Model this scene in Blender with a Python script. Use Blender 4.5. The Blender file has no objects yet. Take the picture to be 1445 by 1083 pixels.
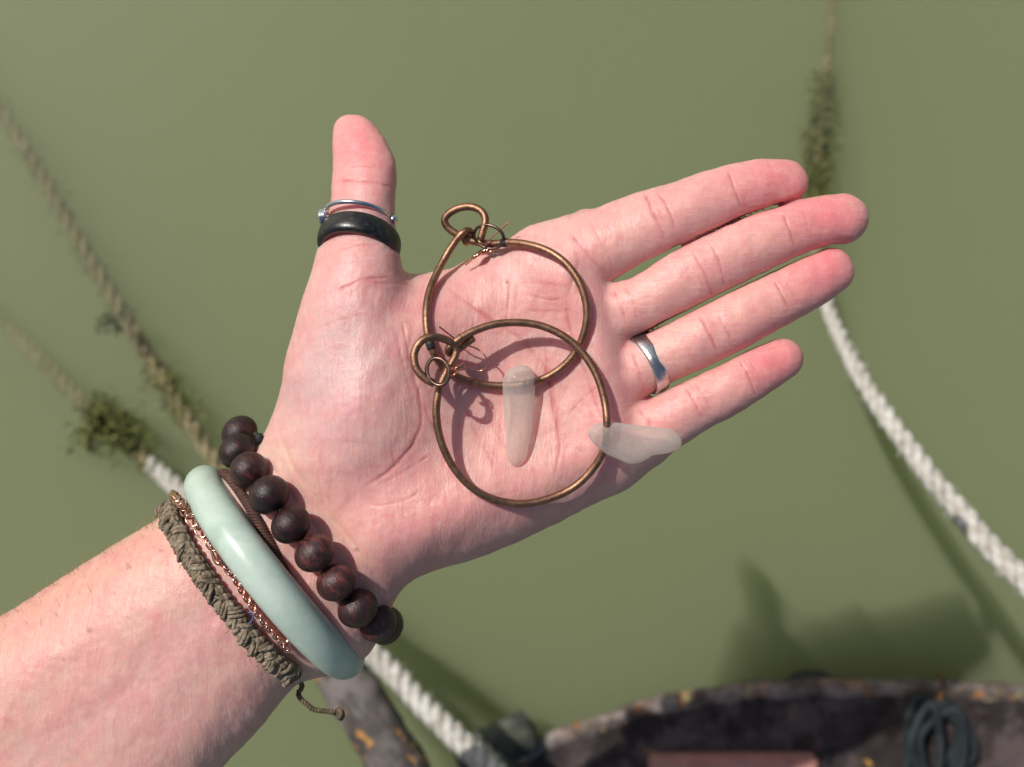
import bpy, math, random
import numpy as np
from mathutils import Vector, noise as mnoise

random.seed(7)
rng = np.random.default_rng(7)
S = bpy.context.scene
COL = S.collection

# ------------------------------------------------------------------ camera, sky, sun, exposure
CX, CY, FPX = 722.5, 541.5, 1400.0       # the photograph is 1445 x 1083
CAMZ = 0.59                              # metres above the water
K = CAMZ / 1.5                           # scale of the things down by the water
U = 0.271 / 1400.0                       # metres per pixel at the palm
HZ = CAMZ - 0.271                        # height of the palm plane

cam_d = bpy.data.cameras.new('camera')
cam = bpy.data.objects.new('camera', cam_d)
COL.objects.link(cam)
cam.location = (0, 0, CAMZ)
cam.rotation_euler = (0, 0, 0)
cam_d.sensor_width = 36.0
cam_d.lens = 36.0 * FPX / 1445.0
cam_d.clip_start = 0.005
cam_d.clip_end = 100
cam_d.dof.use_dof = True
cam_d.dof.focus_distance = 0.266
cam_d.dof.aperture_fstop = 9.0
S.camera = cam

SUN_EL, SUN_AZ = 50.0, (-0.715, 0.70)   # where the sun stands (x right, y up in the picture)
w = bpy.data.worlds.new('World')
S.world = w
w.use_nodes = True
nt = w.node_tree
nt.nodes.clear()
sky = nt.nodes.new('ShaderNodeTexSky')
sky.sky_type = 'NISHITA'
sky.sun_disc = False
sky.dust_density = 3.0
sky.sun_elevation = math.radians(SUN_EL)
sky.sun_rotation = math.atan2(SUN_AZ[0], SUN_AZ[1])
bg = nt.nodes.new('ShaderNodeBackground')
bg.inputs['Strength'].default_value = 0.08
wo = nt.nodes.new('ShaderNodeOutputWorld')
nt.links.new(sky.outputs[0], bg.inputs[0])
nt.links.new(bg.outputs[0], wo.inputs[0])

sun_d = bpy.data.lights.new('sun', 'SUN')
sun_d.energy = 3.9
sun_d.angle = math.radians(0.53)
sun_d.color = (1.0, 0.955, 0.89)
sun = bpy.data.objects.new('sun', sun_d)
COL.objects.link(sun)
_e = math.radians(SUN_EL)
SD = Vector((SUN_AZ[0] * math.cos(_e), SUN_AZ[1] * math.cos(_e), math.sin(_e)))
sun.rotation_euler = SD.to_track_quat('Z', 'Y').to_euler()
sun.location = (-2, 1.5, 5)

S.view_settings.view_transform = 'Standard'
S.view_settings.look = 'None'
S.view_settings.exposure = 0.0
S.view_settings.gamma = 1.0
S.view_settings.use_curve_mapping = False
S.render.engine = 'CYCLES'
S.cycles.use_denoising = True
S.cycles.denoiser = 'OPENIMAGEDENOISE'
S.cycles.denoising_input_passes = 'RGB_ALBEDO_NORMAL'
S.cycles.max_bounces = 10
S.cycles.volume_bounces = 4
S.cycles.transparent_max_bounces = 16
S.cycles.sample_clamp_indirect = 4.0
S.cycles.caustics_reflective = False
S.cycles.caustics_refractive = False


# ------------------------------------------------------------------ helpers: places
def W(p, z=0.0):
    """Point at photo pixel p, z pixels above the palm plane."""
    k = (FPX - z) / FPX
    return ((p[0] - CX) * U * k, -(p[1] - CY) * U * k, HZ + z * U)


def Warr(P):
    P = np.asarray(P, float)
    k = (FPX - P[:, 2]) / FPX
    return np.stack([(P[:, 0] - CX) * U * k, -(P[:, 1] - CY) * U * k, HZ + P[:, 2] * U], 1)


def WD(px, py, depth):
    """Point at photo pixel (px, py); depth 1.5 is the water surface, 0 the camera."""
    depth *= K
    return ((px - CX) / FPX * depth, -(py - CY) / FPX * depth, CAMZ - depth)


# ------------------------------------------------------------------ helpers: objects
def obj(name, me, mat=None, parent=None):
    o = bpy.data.objects.new(name, me)
    COL.objects.link(o)
    if mat is not None and me is not None and not me.materials:
        me.materials.append(mat)
    if parent is not None:
        o.parent = parent
        o.matrix_parent_inverse = parent.matrix_world.inverted()
    return o


def tag(o, label=None, cat=None, group=None, kind=None):
    if label:
        o['label'] = label
    if cat:
        o['category'] = cat
    if group:
        o['group'] = group
    if kind:
        o['kind'] = kind
    return o


def thing(name, loc, label, cat, group=None):
    o = bpy.data.objects.new(name, None)
    o.location = loc
    o.empty_display_size = 0.01
    COL.objects.link(o)
    bpy.context.view_layer.update()
    return tag(o, label, cat, group)


def mesh(name, V, F, smooth=True):
    me = bpy.data.meshes.new(name)
    V = np.asarray(V, np.float32)
    if isinstance(F, np.ndarray):
        n, m = F.shape
        me.vertices.add(len(V))
        me.vertices.foreach_set('co', V.ravel())
        me.loops.add(n * m)
        me.loops.foreach_set('vertex_index', F.astype(np.int32).ravel())
        me.polygons.add(n)
        me.polygons.foreach_set('loop_start', np.arange(0, n * m, m, dtype=np.int32))
        me.update(calc_edges=True)
    else:
        me.from_pydata(V.tolist(), [], F)
    if smooth:
        me.polygons.foreach_set('use_smooth', np.ones(len(me.polygons), bool))
    me.update()
    return me


def catmull(P, n):
    """Resample a polyline through P (k x d) to n evenly spread points."""
    P = np.asarray(P, float)
    if len(P) == 2:
        t = np.linspace(0, 1, n)[:, None]
        return P[0] * (1 - t) + P[1] * t
    E = np.vstack([2 * P[0] - P[1], P, 2 * P[-1] - P[-2]])
    out = []
    for i in range(1, len(E) - 2):
        p0, p1, p2, p3 = E[i - 1], E[i], E[i + 1], E[i + 2]
        t = np.linspace(0, 1, 24, endpoint=False)[:, None]
        out.append(0.5 * (2 * p1 + (p2 - p0) * t + (2 * p0 - 5 * p1 + 4 * p2 - p3) * t ** 2
                          + (3 * p1 - p0 - 3 * p2 + p3) * t ** 3))
    out.append(P[-1:])
    Q = np.vstack(out)
    L = np.r_[0, np.cumsum(np.linalg.norm(np.diff(Q[:, :3], axis=0), axis=1))]
    s = np.linspace(0, L[-1], n)
    return np.stack([np.interp(s, L, Q[:, j]) for j in range(Q.shape[1])], 1)


def frames(P, closed=False):
    T = np.gradient(P, axis=0)
    if closed:
        T = np.roll(P, -1, 0) - np.roll(P, 1, 0)
    T /= np.linalg.norm(T, axis=1)[:, None] + 1e-12
    N = np.zeros_like(P)
    a = np.array([0, 0, 1.0]) if abs(T[0][2]) < 0.9 else np.array([1.0, 0, 0])
    n = a - T[0] * a.dot(T[0])
    N[0] = n / np.linalg.norm(n)
    for i in range(1, len(P)):
        n = N[i - 1] - T[i] * N[i - 1].dot(T[i])
        N[i] = n / (np.linalg.norm(n) + 1e-12)
    return T, N, np.cross(T, N)


def tube_geo(P, r, sides=12, closed=False, cap=True):
    P = np.asarray(P, float)
    n = len(P)
    r = np.broadcast_to(np.asarray(r, float), (n,))
    T, N, B = frames(P, closed)
    a = np.linspace(0, 2 * np.pi, sides, endpoint=False)
    V = (P[:, None] + r[:, None, None] * (np.cos(a)[None, :, None] * N[:, None] + np.sin(a)[None, :, None] * B[:, None]))
    V = V.reshape(-1, 3)
    F = []
    m = n if closed else n - 1
    for i in range(m):
        j = (i + 1) % n
        for k in range(sides):
            k2 = (k + 1) % sides
            F.append((i * sides + k, i * sides + k2, j * sides + k2, j * sides + k))
    if cap and not closed:
        c0 = len(V)
        V = np.vstack([V, P[0] - T[0] * r[0] * .35, P[-1] + T[-1] * r[-1] * .35])
        for k in range(sides):
            k2 = (k + 1) % sides
            F.append((c0, k2, k))
            F.append((c0 + 1, (n - 1) * sides + k, (n - 1) * sides + k2))
    return V, F


def join(geos):
    VV, FF, o = [], [], 0
    for V, F in geos:
        VV.append(np.asarray(V, float))
        FF += [tuple(i + o for i in f) for f in F]
        o += len(V)
    return np.vstack(VV), FF


def tube(name, P, r, mat, parent=None, sides=12, closed=False):
    V, F = tube_geo(P, r, sides, closed)
    return obj(name, mesh(name, V, F), mat, parent)


def tube_px(name, pts, r, mat, parent=None, n=80, sides=12, closed=False):
    """Wire through photo-pixel points (x, y, z above palm), radius in pixels."""
    P = Warr(catmull(pts, n))
    if closed:
        P = P[:-1]
    return tube(name, P, np.asarray(r) * U, mat, parent, sides, closed)


# ------------------------------------------------------------------ helpers: materials
class NT:
    def __init__(s, name):
        s.m = bpy.data.materials.new(name)
        s.m.use_nodes = True
        s.t = s.m.node_tree
        s.t.nodes.clear()
        s.out = s.n('OutputMaterial')

    def n(s, kind, **kw):
        nd = s.t.nodes.new('ShaderNode' + kind)
        for k, v in kw.items():
            if k in nd.inputs:
                s.set(nd.inputs[k], v)
            else:
                setattr(nd, k, v)
        return nd

    def set(s, i, v):
        if isinstance(v, bpy.types.NodeSocket):
            s.t.links.new(v, i)
        else:
            i.default_value = v

    def coord(s, scale=(1, 1, 1), rot=(0, 0, 0)):
        c = s.n('TexCoord')
        mp = s.n('Mapping')
        s.set(mp.inputs['Vector'], c.outputs['Object'])
        mp.inputs['Scale'].default_value = scale
        mp.inputs['Rotation'].default_value = rot
        return mp.outputs[0]

    def noise(s, vec, scale, detail=4, rough=.55, dist=0.0):
        nd = s.n('TexNoise')
        s.set(nd.inputs['Vector'], vec)
        nd.inputs['Scale'].default_value = scale
        nd.inputs['Detail'].default_value = detail
        nd.inputs['Roughness'].default_value = rough
        nd.inputs['Distortion'].default_value = dist
        return nd.outputs['Fac']

    def ramp(s, fac, stops):
        r = s.n('ValToRGB')
        s.set(r.inputs[0], fac)
        el = r.color_ramp.elements
        while len(el) < len(stops):
            el.new(0.5)
        for e, (p, c) in zip(el, stops):
            e.position = p
            e.color = (*c, 1) if len(c) == 3 else c
        return r.outputs[0]

    def mix(s, fac, a, b, mode='MIX'):
        m = s.n('Mix', data_type='RGBA', blend_type=mode)
        s.set(m.inputs[0], fac)
        s.set(m.inputs[6], a if not isinstance(a, tuple) else (*a, 1))
        s.set(m.inputs[7], b if not isinstance(b, tuple) else (*b, 1))
        return m.outputs[2]

    def math(s, op, a, b=0.0, c=0.0):
        m = s.n('Math', operation=op)
        s.set(m.inputs[0], a)
        s.set(m.inputs[1], b)
        s.set(m.inputs[2], c)
        return m.outputs[0]

    def bump(s, h, strength=.5, dist=.001, normal=None):
        b = s.n('Bump')
        b.inputs['Strength'].default_value = strength
        b.inputs['Distance'].default_value = dist
        s.set(b.inputs['Height'], h)
        if normal is not None:
            s.set(b.inputs['Normal'], normal)
        return b.outputs[0]

    def bsdf(s, **kw):
        b = s.n('BsdfPrincipled')
        for k, v in kw.items():
            k = k.replace('_', ' ')
            if isinstance(v, tuple) and len(v) == 3 and b.inputs[k].type == 'RGBA':
                v = (*v, 1)
            s.set(b.inputs[k], v)
        s.t.links.new(b.outputs[0], s.out.inputs['Surface'])
        return b


def metal(name, c1, c2, rough, scale=300, bump=.15):
    t = NT(name)
    v = t.coord()
    f = t.noise(v, scale, 5, .6)
    g = t.noise(v, scale * 4, 3, .6)
    col = t.ramp(f, [(.35, c1), (.65, c2)])
    r = t.math('MULTIPLY_ADD', g, .25, rough - .12)
    t.bsdf(Base_Color=col, Metallic=1.0, Roughness=r, Normal=t.bump(g, bump, .0002))
    return t.m


M = {}
M['bronze'] = metal('aged_bronze', (.20, .112, .068), (.34, .19, .12), .48, 420, .5)
M['darkwire'] = metal('dark_wire', (.09, .06, .05), (.2, .13, .10), .32, 300)
M['copper'] = metal('copper_wire', (.62, .30, .20), (.75, .40, .28), .22, 300)
M['rosegold'] = metal('rose_gold', (.72, .38, .27), (.82, .48, .35), .16, 300)
M['silver'] = metal('worn_silver', (.50, .49, .47), (.70, .68, .66), .30, 420, .45)
M['steel'] = metal('polished_steel', (.55, .56, .58), (.62, .63, .65), .2, 200, .05)


# ================================================================== WATER AND LARGE THINGS
def mat_water():
    t = NT('murky_water')
    fr = t.n('Fresnel')
    fr.inputs['IOR'].default_value = 1.33
    v = t.coord()
    nrm = t.bump(t.noise(v, 30, 3), .12, .004)
    t.set(fr.inputs['Normal'], nrm)
    gl = t.n('BsdfGlossy')
    gl.inputs['Roughness'].default_value = .62
    t.set(gl.inputs['Normal'], nrm)
    tr = t.n('BsdfTransparent')
    mx = t.n('MixShader')
    t.set(mx.inputs[0], fr.outputs[0])
    t.set(mx.inputs[1], tr.outputs[0])
    t.set(mx.inputs[2], gl.outputs[0])
    t.set(t.out.inputs['Surface'], mx.outputs[0])
    pv = t.n('VolumePrincipled')
    pv.inputs['Color'].default_value = (.635, .69, .455, 1)
    pv.inputs['Density'].default_value = 17.0
    pv.inputs['Anisotropy'].default_value = 0.0
    t.set(t.out.inputs['Volume'], pv.outputs[0])
    return t.m


def mat_silt():
    t = NT('green_silt')
    v = t.coord()
    n1 = t.noise(v, 6.0, 4, .5, .6)
    col = t.ramp(n1, [(.3, (.110, .130, .060)), (.5, (.165, .182, .088)), (.72, (.225, .225, .115))])
    n2 = t.noise(v, 20, 2, .5)
    spots = t.ramp(n2, [(.60, (0, 0, 0)), (.76, (.8, .8, .8))])
    col = t.mix(spots, col, (.10, .12, .07))
    t.bsdf(Base_Color=col, Roughness=.95, Specular_IOR_Level=.1)
    return t.m


def box_geo(x0, x1, y0, y1, z0, z1):
    V = [(x0, y0, z0), (x1, y0, z0), (x1, y1, z0), (x0, y1, z0), (x0, y0, z1), (x1, y0, z1), (x1, y1, z1), (x0, y1, z1)]
    F = [(0, 3, 2, 1), (4, 5, 6, 7), (0, 1, 5, 4), (1, 2, 6, 5), (2, 3, 7, 6), (3, 0, 4, 7)]
    return V, F


WB = 0.11                                # how deep the clear part of the murk goes
V, F = box_geo(-12, 12, -12, 12, -WB - .05, 0.0)
tag(obj('water', mesh('water', V, F, False), mat_water()), kind='structure')
N_ = 60
gx = np.linspace(-14, 14, N_)
GV = [(x, y, -WB + .003 * mnoise.noise(Vector((x * 3, y * 3, 0)))) for y in gx for x in gx]
GF = [(j * N_ + i, j * N_ + i + 1, (j + 1) * N_ + i + 1, (j + 1) * N_ + i) for j in range(N_ - 1) for i in range(N_ - 1)]
tag(obj('seabed', mesh('seabed', GV, GF), mat_silt()), kind='structure')


# ------------------------------------------------------------------ ropes
def mat_rope(name, c1, c2, c3):
    t = NT(name)
    v = t.coord()
    f = t.noise(v, 70, 4, .6)
    g = t.noise(v, 1500, 3, .6)
    d_ = t.noise(v, 210, 4, .65)
    col = t.ramp(f, [(.3, c1), (.5, c2), (.72, c3)])
    col = t.mix(t.ramp(d_, [(.40, (.75, .75, .75)), (.62, (0, 0, 0))]), col, (.55, .52, .43), 'MULTIPLY')
    t.bsdf(Base_Color=col, Roughness=.8, Specular_IOR_Level=.2, Normal=t.bump(g, .8, .0006))
    return t.m


M['rope_white'] = mat_rope('white_rope', (.46, .44, .39), (.62, .60, .56), (.70, .69, .65))
M['rope_beige'] = mat_rope('slimy_beige_rope', (.11, .11, .05), (.25, .22, .12), (.36, .31, .19))


def near_px(P, px, py):
    d = [((p[0] / (CAMZ - p[2]) * FPX + CX - px) ** 2 + (-p[1] / (CAMZ - p[2]) * FPX + CY - py) ** 2) for p in P]
    return int(np.argmin(d))


def rope(name, ctrl, rad, label, mat_a, mat_b=None, split=None, n=700, lay=3.5, rad0=None, radm=.8):
    """Three-strand laid rope; mat_b takes over from fraction split."""
    rad *= K
    rad0 = rad0 * K if rad0 else None
    P = catmull(ctrl, n)
    if isinstance(split, tuple):
        split = near_px(P, *split) / (n - 1)
    T, N, B = frames(P)
    L = np.r_[0, np.cumsum(np.linalg.norm(np.diff(P, axis=0), axis=1))]
    ph = L / (lay * rad) * 2 * np.pi
    rd = np.interp(np.linspace(0, 1, n), [0, split or 1.0, 1], [rad0 or rad, rad * radm, rad])
    root = thing(name, tuple(P[0]), label, 'rope', 'mooring ropes running into the water')
    for k in range(3):
        a = ph + k * 2 * np.pi / 3
        wob = 1 + .10 * np.sin(L * 140 + k * 2) * np.sin(L * 53)
        Q = P + (rd * .52 * wob)[:, None] * (np.cos(a)[:, None] * N + np.sin(a)[:, None] * B)
        V, F = tube_geo(Q, rd * .54, 8)
        me = mesh('strand', V, F)
        me.materials.append(mat_a)
        if mat_b:
            me.materials.append(mat_b)
            cut = int(split * n)
            mi = np.array([1 if (f[0] // 8) >= cut else 0 for f in F], np.int32)
            me.polygons.foreach_set('material_index', mi)
        obj('strand', me, None, root)
    fz = []
    for _ in range(260):
        i = int(rng.integers(int(.35 * n), n))
        a = rng.uniform(0, 6.28)
        out = np.cos(a) * N[i] + np.sin(a) * B[i]
        p = P[i] + out * rd[i] * .95
        d = out * rng.uniform(.3, 1) + T[i] * rng.uniform(-1, 1)
        l = rad * rng.uniform(.2, .6)
        fz.append(tube_geo(np.array([p, p + d * l * .5, p + d * l + T[i] * l * rng.uniform(-.4, .4)]), np.array([.05, .04, .02]) * rad, 3, cap=False))
    o = obj('loose_fibres', mesh('loose_fibres', *join(fz)), mat_b or mat_a, root)
    o['kind'] = 'stuff'
    return root, P


# right: weedy end under the water, dry white length climbing to the quay
right_rope = [WD(1188, -260, 1.62), WD(1178, -60, 1.57), WD(1168, 80, 1.54), WD(1158, 180, 1.52), WD(1150, 270, 1.50),
              WD(1152, 360, 1.46), WD(1170, 440, 1.42), WD(1222, 545, 1.33), WD(1303, 660, 1.25), WD(1352, 718, 1.215), WD(1410, 785, 1.17),
              WD(1540, 905, 1.07), WD(1760, 1090, .92)]
r_right, P_right = rope('mooring_rope', right_rope, .0178,
                        'white twisted rope right of the fingers, its upper end weedy under the water',
                        M['rope_beige'], M['rope_white'], (1158, 400), rad0=.0065, radm=.52)
left_rope = [WD(-330, 60, 1.72), WD(-120, 315, 1.66), WD(0, 448, 1.585), WD(80, 530, 1.55), WD(165, 612, 1.52), WD(235, 675, 1.475),
             WD(330, 760, 1.43), WD(420, 835, 1.38), WD(515, 912, 1.33), WD(600, 998, 1.29), WD(690, 1085, 1.25), WD(860, 1260, 1.18)]
r_left, P_left = rope('mooring_rope.001', left_rope, .0165,
                      'white twisted rope passing under the wrist, its far end sunk beyond the weed clump',
                      M['rope_beige'], M['rope_white'], (212, 655), rad0=.009)
beige_rope = [WD(-260, -240, 1.64), WD(-90, 20, 1.56), WD(20, 185, 1.545), WD(100, 320, 1.53), WD(190, 470, 1.515), WD(245, 560, 1.49),
              WD(300, 648, 1.46), WD(390, 800, 1.40), WD(470, 930, 1.34)]
r_beige, P_beige = rope('mooring_rope.002', beige_rope, .0160,
                        'old beige rope dotted with dark growth, top left to the beads', M['rope_beige'], lay=5, rad0=.0085)


# ------------------------------------------------------------------ weed on the ropes
def mat_weed(name, c1, c2):
    t = NT(name)
    v = t.coord()
    col = t.ramp(t.noise(v, 150, 3), [(.35, c1), (.65, c2)])
    t.bsdf(Base_Color=col, Roughness=.6, Specular_IOR_Level=.25)
    return t.m


M['weed'] = mat_weed('green_weed', (.085, .10, .026), (.19, .20, .06))
M['weed_dark'] = mat_weed('dark_weed', (.06, .07, .035), (.13, .14, .07))


def weed(name, centres, count, size, mat, label, spread, parent_name=None):
    """Many small bent fronds scattered round the given points."""
    V, F = [], []
    C = np.asarray(centres, float)
    size *= K
    spread = np.asarray(spread) * K
    for _ in range(count):
        c = C[rng.integers(len(C))] + rng.normal(0, 1, 3) * spread
        d = rng.normal(0, 1, 3)
        d /= np.linalg.norm(d)
        e = np.cross(d, rng.normal(0, 1, 3))
        e /= np.linalg.norm(e) + 1e-9
        l = size * rng.uniform(.6, 1.9)
        wd = l * rng.uniform(.07, .15)
        q = np.cross(d, e) * l * rng.uniform(-.3, .3)
        b = len(V)
        V += [c - e * wd * .4, c + e * wd * .4, c + d * l * .5 + e * wd + q, c + d * l * .5 - e * wd + q, c + d * l]
        F += [(b, b + 1, b + 2, b + 3), (b + 3, b + 2, b + 4)]
    o = obj(name, mesh(name, V, F), mat)
    tag(o, label, 'seaweed', 'weed growing on the mooring ropes')
    return o


def along(P, a, b, n):
    m = len(P) - 1
    return [P[int(t * m)] for t in np.linspace(a, b, n)]


def span(P, a, b, n=12):
    i, j = near_px(P, *a), near_px(P, *b)
    return [P[int(k)] for k in np.linspace(i, j, n)]


weed('seaweed_clump', [WD(150, 590, 1.50), WD(128, 612, 1.50), WD(165, 605, 1.49), WD(140, 580, 1.50), WD(180, 615, 1.49)], 900, .013, M['weed'],
     'bushy bright green weed clump on the sunken left rope', (.014, .012, .010))
weed('seaweed_clump.001', span(P_beige, (222, 520), (262, 585), 6), 600, .009, M['weed'],
     'small green weed tuft on the beige rope above the beads', (.012, .012, .008))
weed('seaweed_clump.002', span(P_beige, (10, 160), (180, 450), 26), 700, .007, M['weed_dark'],
     'dark specks of growth along the beige rope, top left', (.009, .009, .007))
weed('seaweed_clump.003', span(P_right, (1163, 120), (1150, 290), 14), 2200, .010, M['weed'],
     'shaggy green weed round the rope above the longest fingertip', (.010, .012, .008))
weed('seaweed_clump.004', [WD(158, 452, 1.45)], 50, .012, M['weed_dark'],
     'small dark tuft standing off the left side of the beige rope', (.008, .008, .006))
weed('seaweed_clump.005', span(P_left, (195, 640), (222, 664), 5), 300, .008, M['weed'],
     'thin green weed film where the left rope leaves the water', (.008, .008, .006))


# ------------------------------------------------------------------ weathered quay things at the bottom edge
def mat_crust(name, base, pale, lichen=(.50, .27, .05), lichen_amt=.62, yellow=(.42, .38, .10)):
    t = NT(name)
    v = t.coord()
    f = t.noise(v, 50, 6, .65, .5)
    g = t.noise(v, 180, 5, .65)
    col = t.ramp(f, [(.28, tuple(c * .45 for c in base)), (.48, base), (.66, pale)])
    col = t.mix(t.ramp(g, [(.35, (0, 0, 0)), (.7, (.6, .6, .6))]), col, tuple(c * .5 for c in base))
    l1 = t.noise(t.coord((1, 1, 1), (.3, .2, .5)), 70, 4, .6, .3)
    col = t.mix(t.ramp(l1, [(lichen_amt, (0, 0, 0)), (lichen_amt + .05, (1, 1, 1))]), col, lichen)
    l2 = t.noise(t.coord((1, 1, 1), (1.3, .7, 2.5)), 85, 4, .6, .3)
    col = t.mix(t.ramp(l2, [(lichen_amt + .04, (0, 0, 0)), (lichen_amt + .09, (.8, .8, .8))]), col, yellow)
    l3 = t.noise(t.coord((1, 1, 1), (2.1, .4, 1.5)), 42, 5, .62, .4)
    col = t.mix(t.ramp(l3, [(.50, (0, 0, 0)), (.60, (.85, .85, .85))]), col, tuple(c * 2.2 for c in base))
    h = t.math('ADD', f, t.math('MULTIPLY', g, .5))
    t.bsdf(Base_Color=col, Roughness=.9, Specular_IOR_Level=.15, Normal=t.bump(h, .9, .0025))
    return t.m


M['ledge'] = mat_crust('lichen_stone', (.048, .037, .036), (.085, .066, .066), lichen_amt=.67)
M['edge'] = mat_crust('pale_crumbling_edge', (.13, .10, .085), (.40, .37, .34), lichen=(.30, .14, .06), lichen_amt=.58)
M['pole'] = mat_crust('lichen_timber', (.085, .075, .072), (.17, .15, .145), lichen=(.42, .21, .06), lichen_amt=.58, yellow=(.30, .18, .09))

edge_px = [(560, 1160), (640, 1112), (692, 1078), (717, 1060), (751, 1042), (796, 1025), (838, 1011), (890, 994), (940, 981),
           (1007, 968), (1074, 962), (1140, 959), (1217, 958), (1300, 959), (1445, 966), (1620, 985), (1800, 1020)]
LD = 1.46
E2 = catmull([WD(x, y, LD)[:2] for x, y in edge_px], 150)
Z1 = CAMZ - LD * K


def ledge_geo(E, z_top, depth, width, lip):
    """Curved coping: rounded uneven nose along E, top running back by width, face going down by depth."""
    prof = [(.034, -depth), (.026, -.035), (.010, -.018), (.002, -.006), (.001, -.002), (.003, lip), (.007, lip * .9), (.010, 0),
            (.03, -.0005), (.06, -.001), (width * .5, -.0015), (width, -.002)]
    T = np.gradient(E, axis=0)
    T /= np.linalg.norm(T, axis=1)[:, None]
    Nn = np.stack([T[:, 1], -T[:, 0]], 1)   # towards the quay (down in the picture)
    V, F = [], []
    m = len(prof)
    for i, (p, nn) in enumerate(zip(E, Nn)):
        for (a, b) in prof:
            q = p + nn * a
            j = .0017 * mnoise.noise(Vector((q[0] * 60, q[1] * 60, b * 70))) + .0007 * mnoise.noise(Vector((q[0] * 210, q[1] * 210, b * 200 + 3)))
            V.append((q[0] + nn[0] * j, q[1] + nn[1] * j, z_top + b + j * .8))
    for i in range(len(E) - 1):
        for k in range(m - 1):
            F.append((i * m + k, (i + 1) * m + k, (i + 1) * m + k + 1, i * m + k + 1))
    return V, F, m


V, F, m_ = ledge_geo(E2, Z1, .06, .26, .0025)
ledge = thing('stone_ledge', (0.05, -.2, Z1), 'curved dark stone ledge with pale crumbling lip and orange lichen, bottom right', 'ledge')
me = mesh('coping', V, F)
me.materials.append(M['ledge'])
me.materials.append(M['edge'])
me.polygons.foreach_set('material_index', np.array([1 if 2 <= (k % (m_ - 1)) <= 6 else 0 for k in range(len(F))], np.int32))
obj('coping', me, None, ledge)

# leaning lichen-covered pole
pole_P = catmull([WD(392, 800, 1.40), WD(470, 930, 1.35), WD(530, 1030, 1.31), WD(582, 1120, 1.28), WD(650, 1240, 1.24)], 60)
pr = []
V, F = tube_geo(pole_P, [.012 + .0038 * i / 59 + .0014 * mnoise.noise(Vector((i * .35, 0, 0))) for i in range(60)], 20)
V = np.array([v + Vector(v).normalized() * .0025 * mnoise.noise(Vector(v) * 110) for v in map(Vector, V)])
o = obj('timber_pole', mesh('timber_pole', V, F), M['pole'])
tag(o, 'old grey timber pole crusted with orange lichen below the bracelets', 'pole')

# mossy log end peeping out beyond the ledge
M['moss'] = mat_crust('mossy_timber', (.055, .06, .05), (.13, .14, .10), lichen=(.24, .23, .16), lichen_amt=.64)
a, b = np.array(WD(655, 1076, 1.45)), np.array(WD(748, 1030, 1.45))
Pl = catmull([a, (a + b) / 2 + np.array([0, .001, .002]), b], 24)
V, F = tube_geo(Pl, [.0125 + .0015 * mnoise.noise(Vector((i * .5, 2, 0))) for i in range(24)], 18)
o = obj('log', mesh('log', V, F), M['moss'])
tag(o, 'short mossy log lying beyond the ledge, beside the white rope', 'log')


def blob_geo(c, r, seg=24, rings=14, sc=(1, 1, 1), rough=0.0, fr=40):
    V, F = [], []
    for i in range(rings + 1):
        th = math.pi * i / rings
        for k in range(seg):
            ph = 2 * math.pi * k / seg
            d = Vector((math.sin(th) * math.cos(ph), math.sin(th) * math.sin(ph), math.cos(th)))
            q = r * (1 + rough * mnoise.noise(d * fr * .05 + Vector((c[0] * 50, c[1] * 50, 0))))
            V.append((c[0] + d[0] * q * sc[0], c[1] + d[1] * q * sc[1], c[2] + d[2] * q * sc[2]))
    for i in range(rings):
        for k in range(seg):
            k2 = (k + 1) % seg
            F.append((i * seg + k, (i + 1) * seg + k, (i + 1) * seg + k2, i * seg + k2))
    return V, F


# black rubber fender hanging just beyond the ledge
t = NT('black_rubber')
t.bsdf(Base_Color=t.ramp(t.noise(t.coord(), 120, 4), [(.3, (.006, .007, .009)), (.7, (.02, .021, .024))]), Roughness=.6,
       Normal=t.bump(t.noise(t.coord(), 300, 3), .3, .001))
M['rubber'] = t.m
c = WD(1145, 979, 1.50)
fd = thing('fender', c, 'small black rounded fender peeping over the middle of the ledge', 'fender')
V, F = blob_geo(c, .014, sc=(1.3, 1, .8))
obj('fender_body', mesh('fender_body', V, F), M['rubber'], fd)
obj('lanyard', mesh('lanyard', *tube_geo(catmull([(c[0], c[1] - .002, c[2] + .012), (c[0] + .002, c[1] - .012, Z1 + .004), (c[0] + .004, c[1] - .035, Z1 + .0025)], 20), .0013, 8)), M['rubber'], fd)

# reddish block on the ledge
def mat_block():
    t = NT('terracotta')
    v = t.coord()
    f = t.noise(v, 90, 5, .6)
    col = t.ramp(f, [(.3, (.32, .14, .115)), (.55, (.44, .21, .17)), (.75, (.50, .28, .24))])
    t.bsdf(Base_Color=col, Roughness=.85, Normal=t.bump(t.noise(v, 260, 5, .7), .5, .002))
    return t.m


def bevel_box(name, x0, x1, y0, y1, z0, z1, bw, mat, parent=None, rotz=0):
    import bmesh
    bm = bmesh.new()
    bmesh.ops.create_cube(bm, size=1)
    cx, cy, cz = (x0 + x1) / 2, (y0 + y1) / 2, (z0 + z1) / 2
    for v in bm.verts:
        v.co = Vector((v.co.x * (x1 - x0), v.co.y * (y1 - y0), v.co.z * (z1 - z0)))
    bmesh.ops.bevel(bm, geom=bm.edges[:], offset=bw, segments=3, affect='EDGES')
    bmesh.ops.subdivide_edges(bm, edges=bm.edges[:], cuts=1, use_grid_fill=True)
    for v in bm.verts:
        v.co += Vector((1, 1, 1)) * bw * .5 * mnoise.noise(v.co * 140)
    me = bpy.data.meshes.new(name)
    bm.to_mesh(me)
    bm.free()
    o = obj(name, me, mat, parent)
    o.location = (cx, cy, cz)
    o.rotation_euler[2] = rotz
    return o


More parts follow.
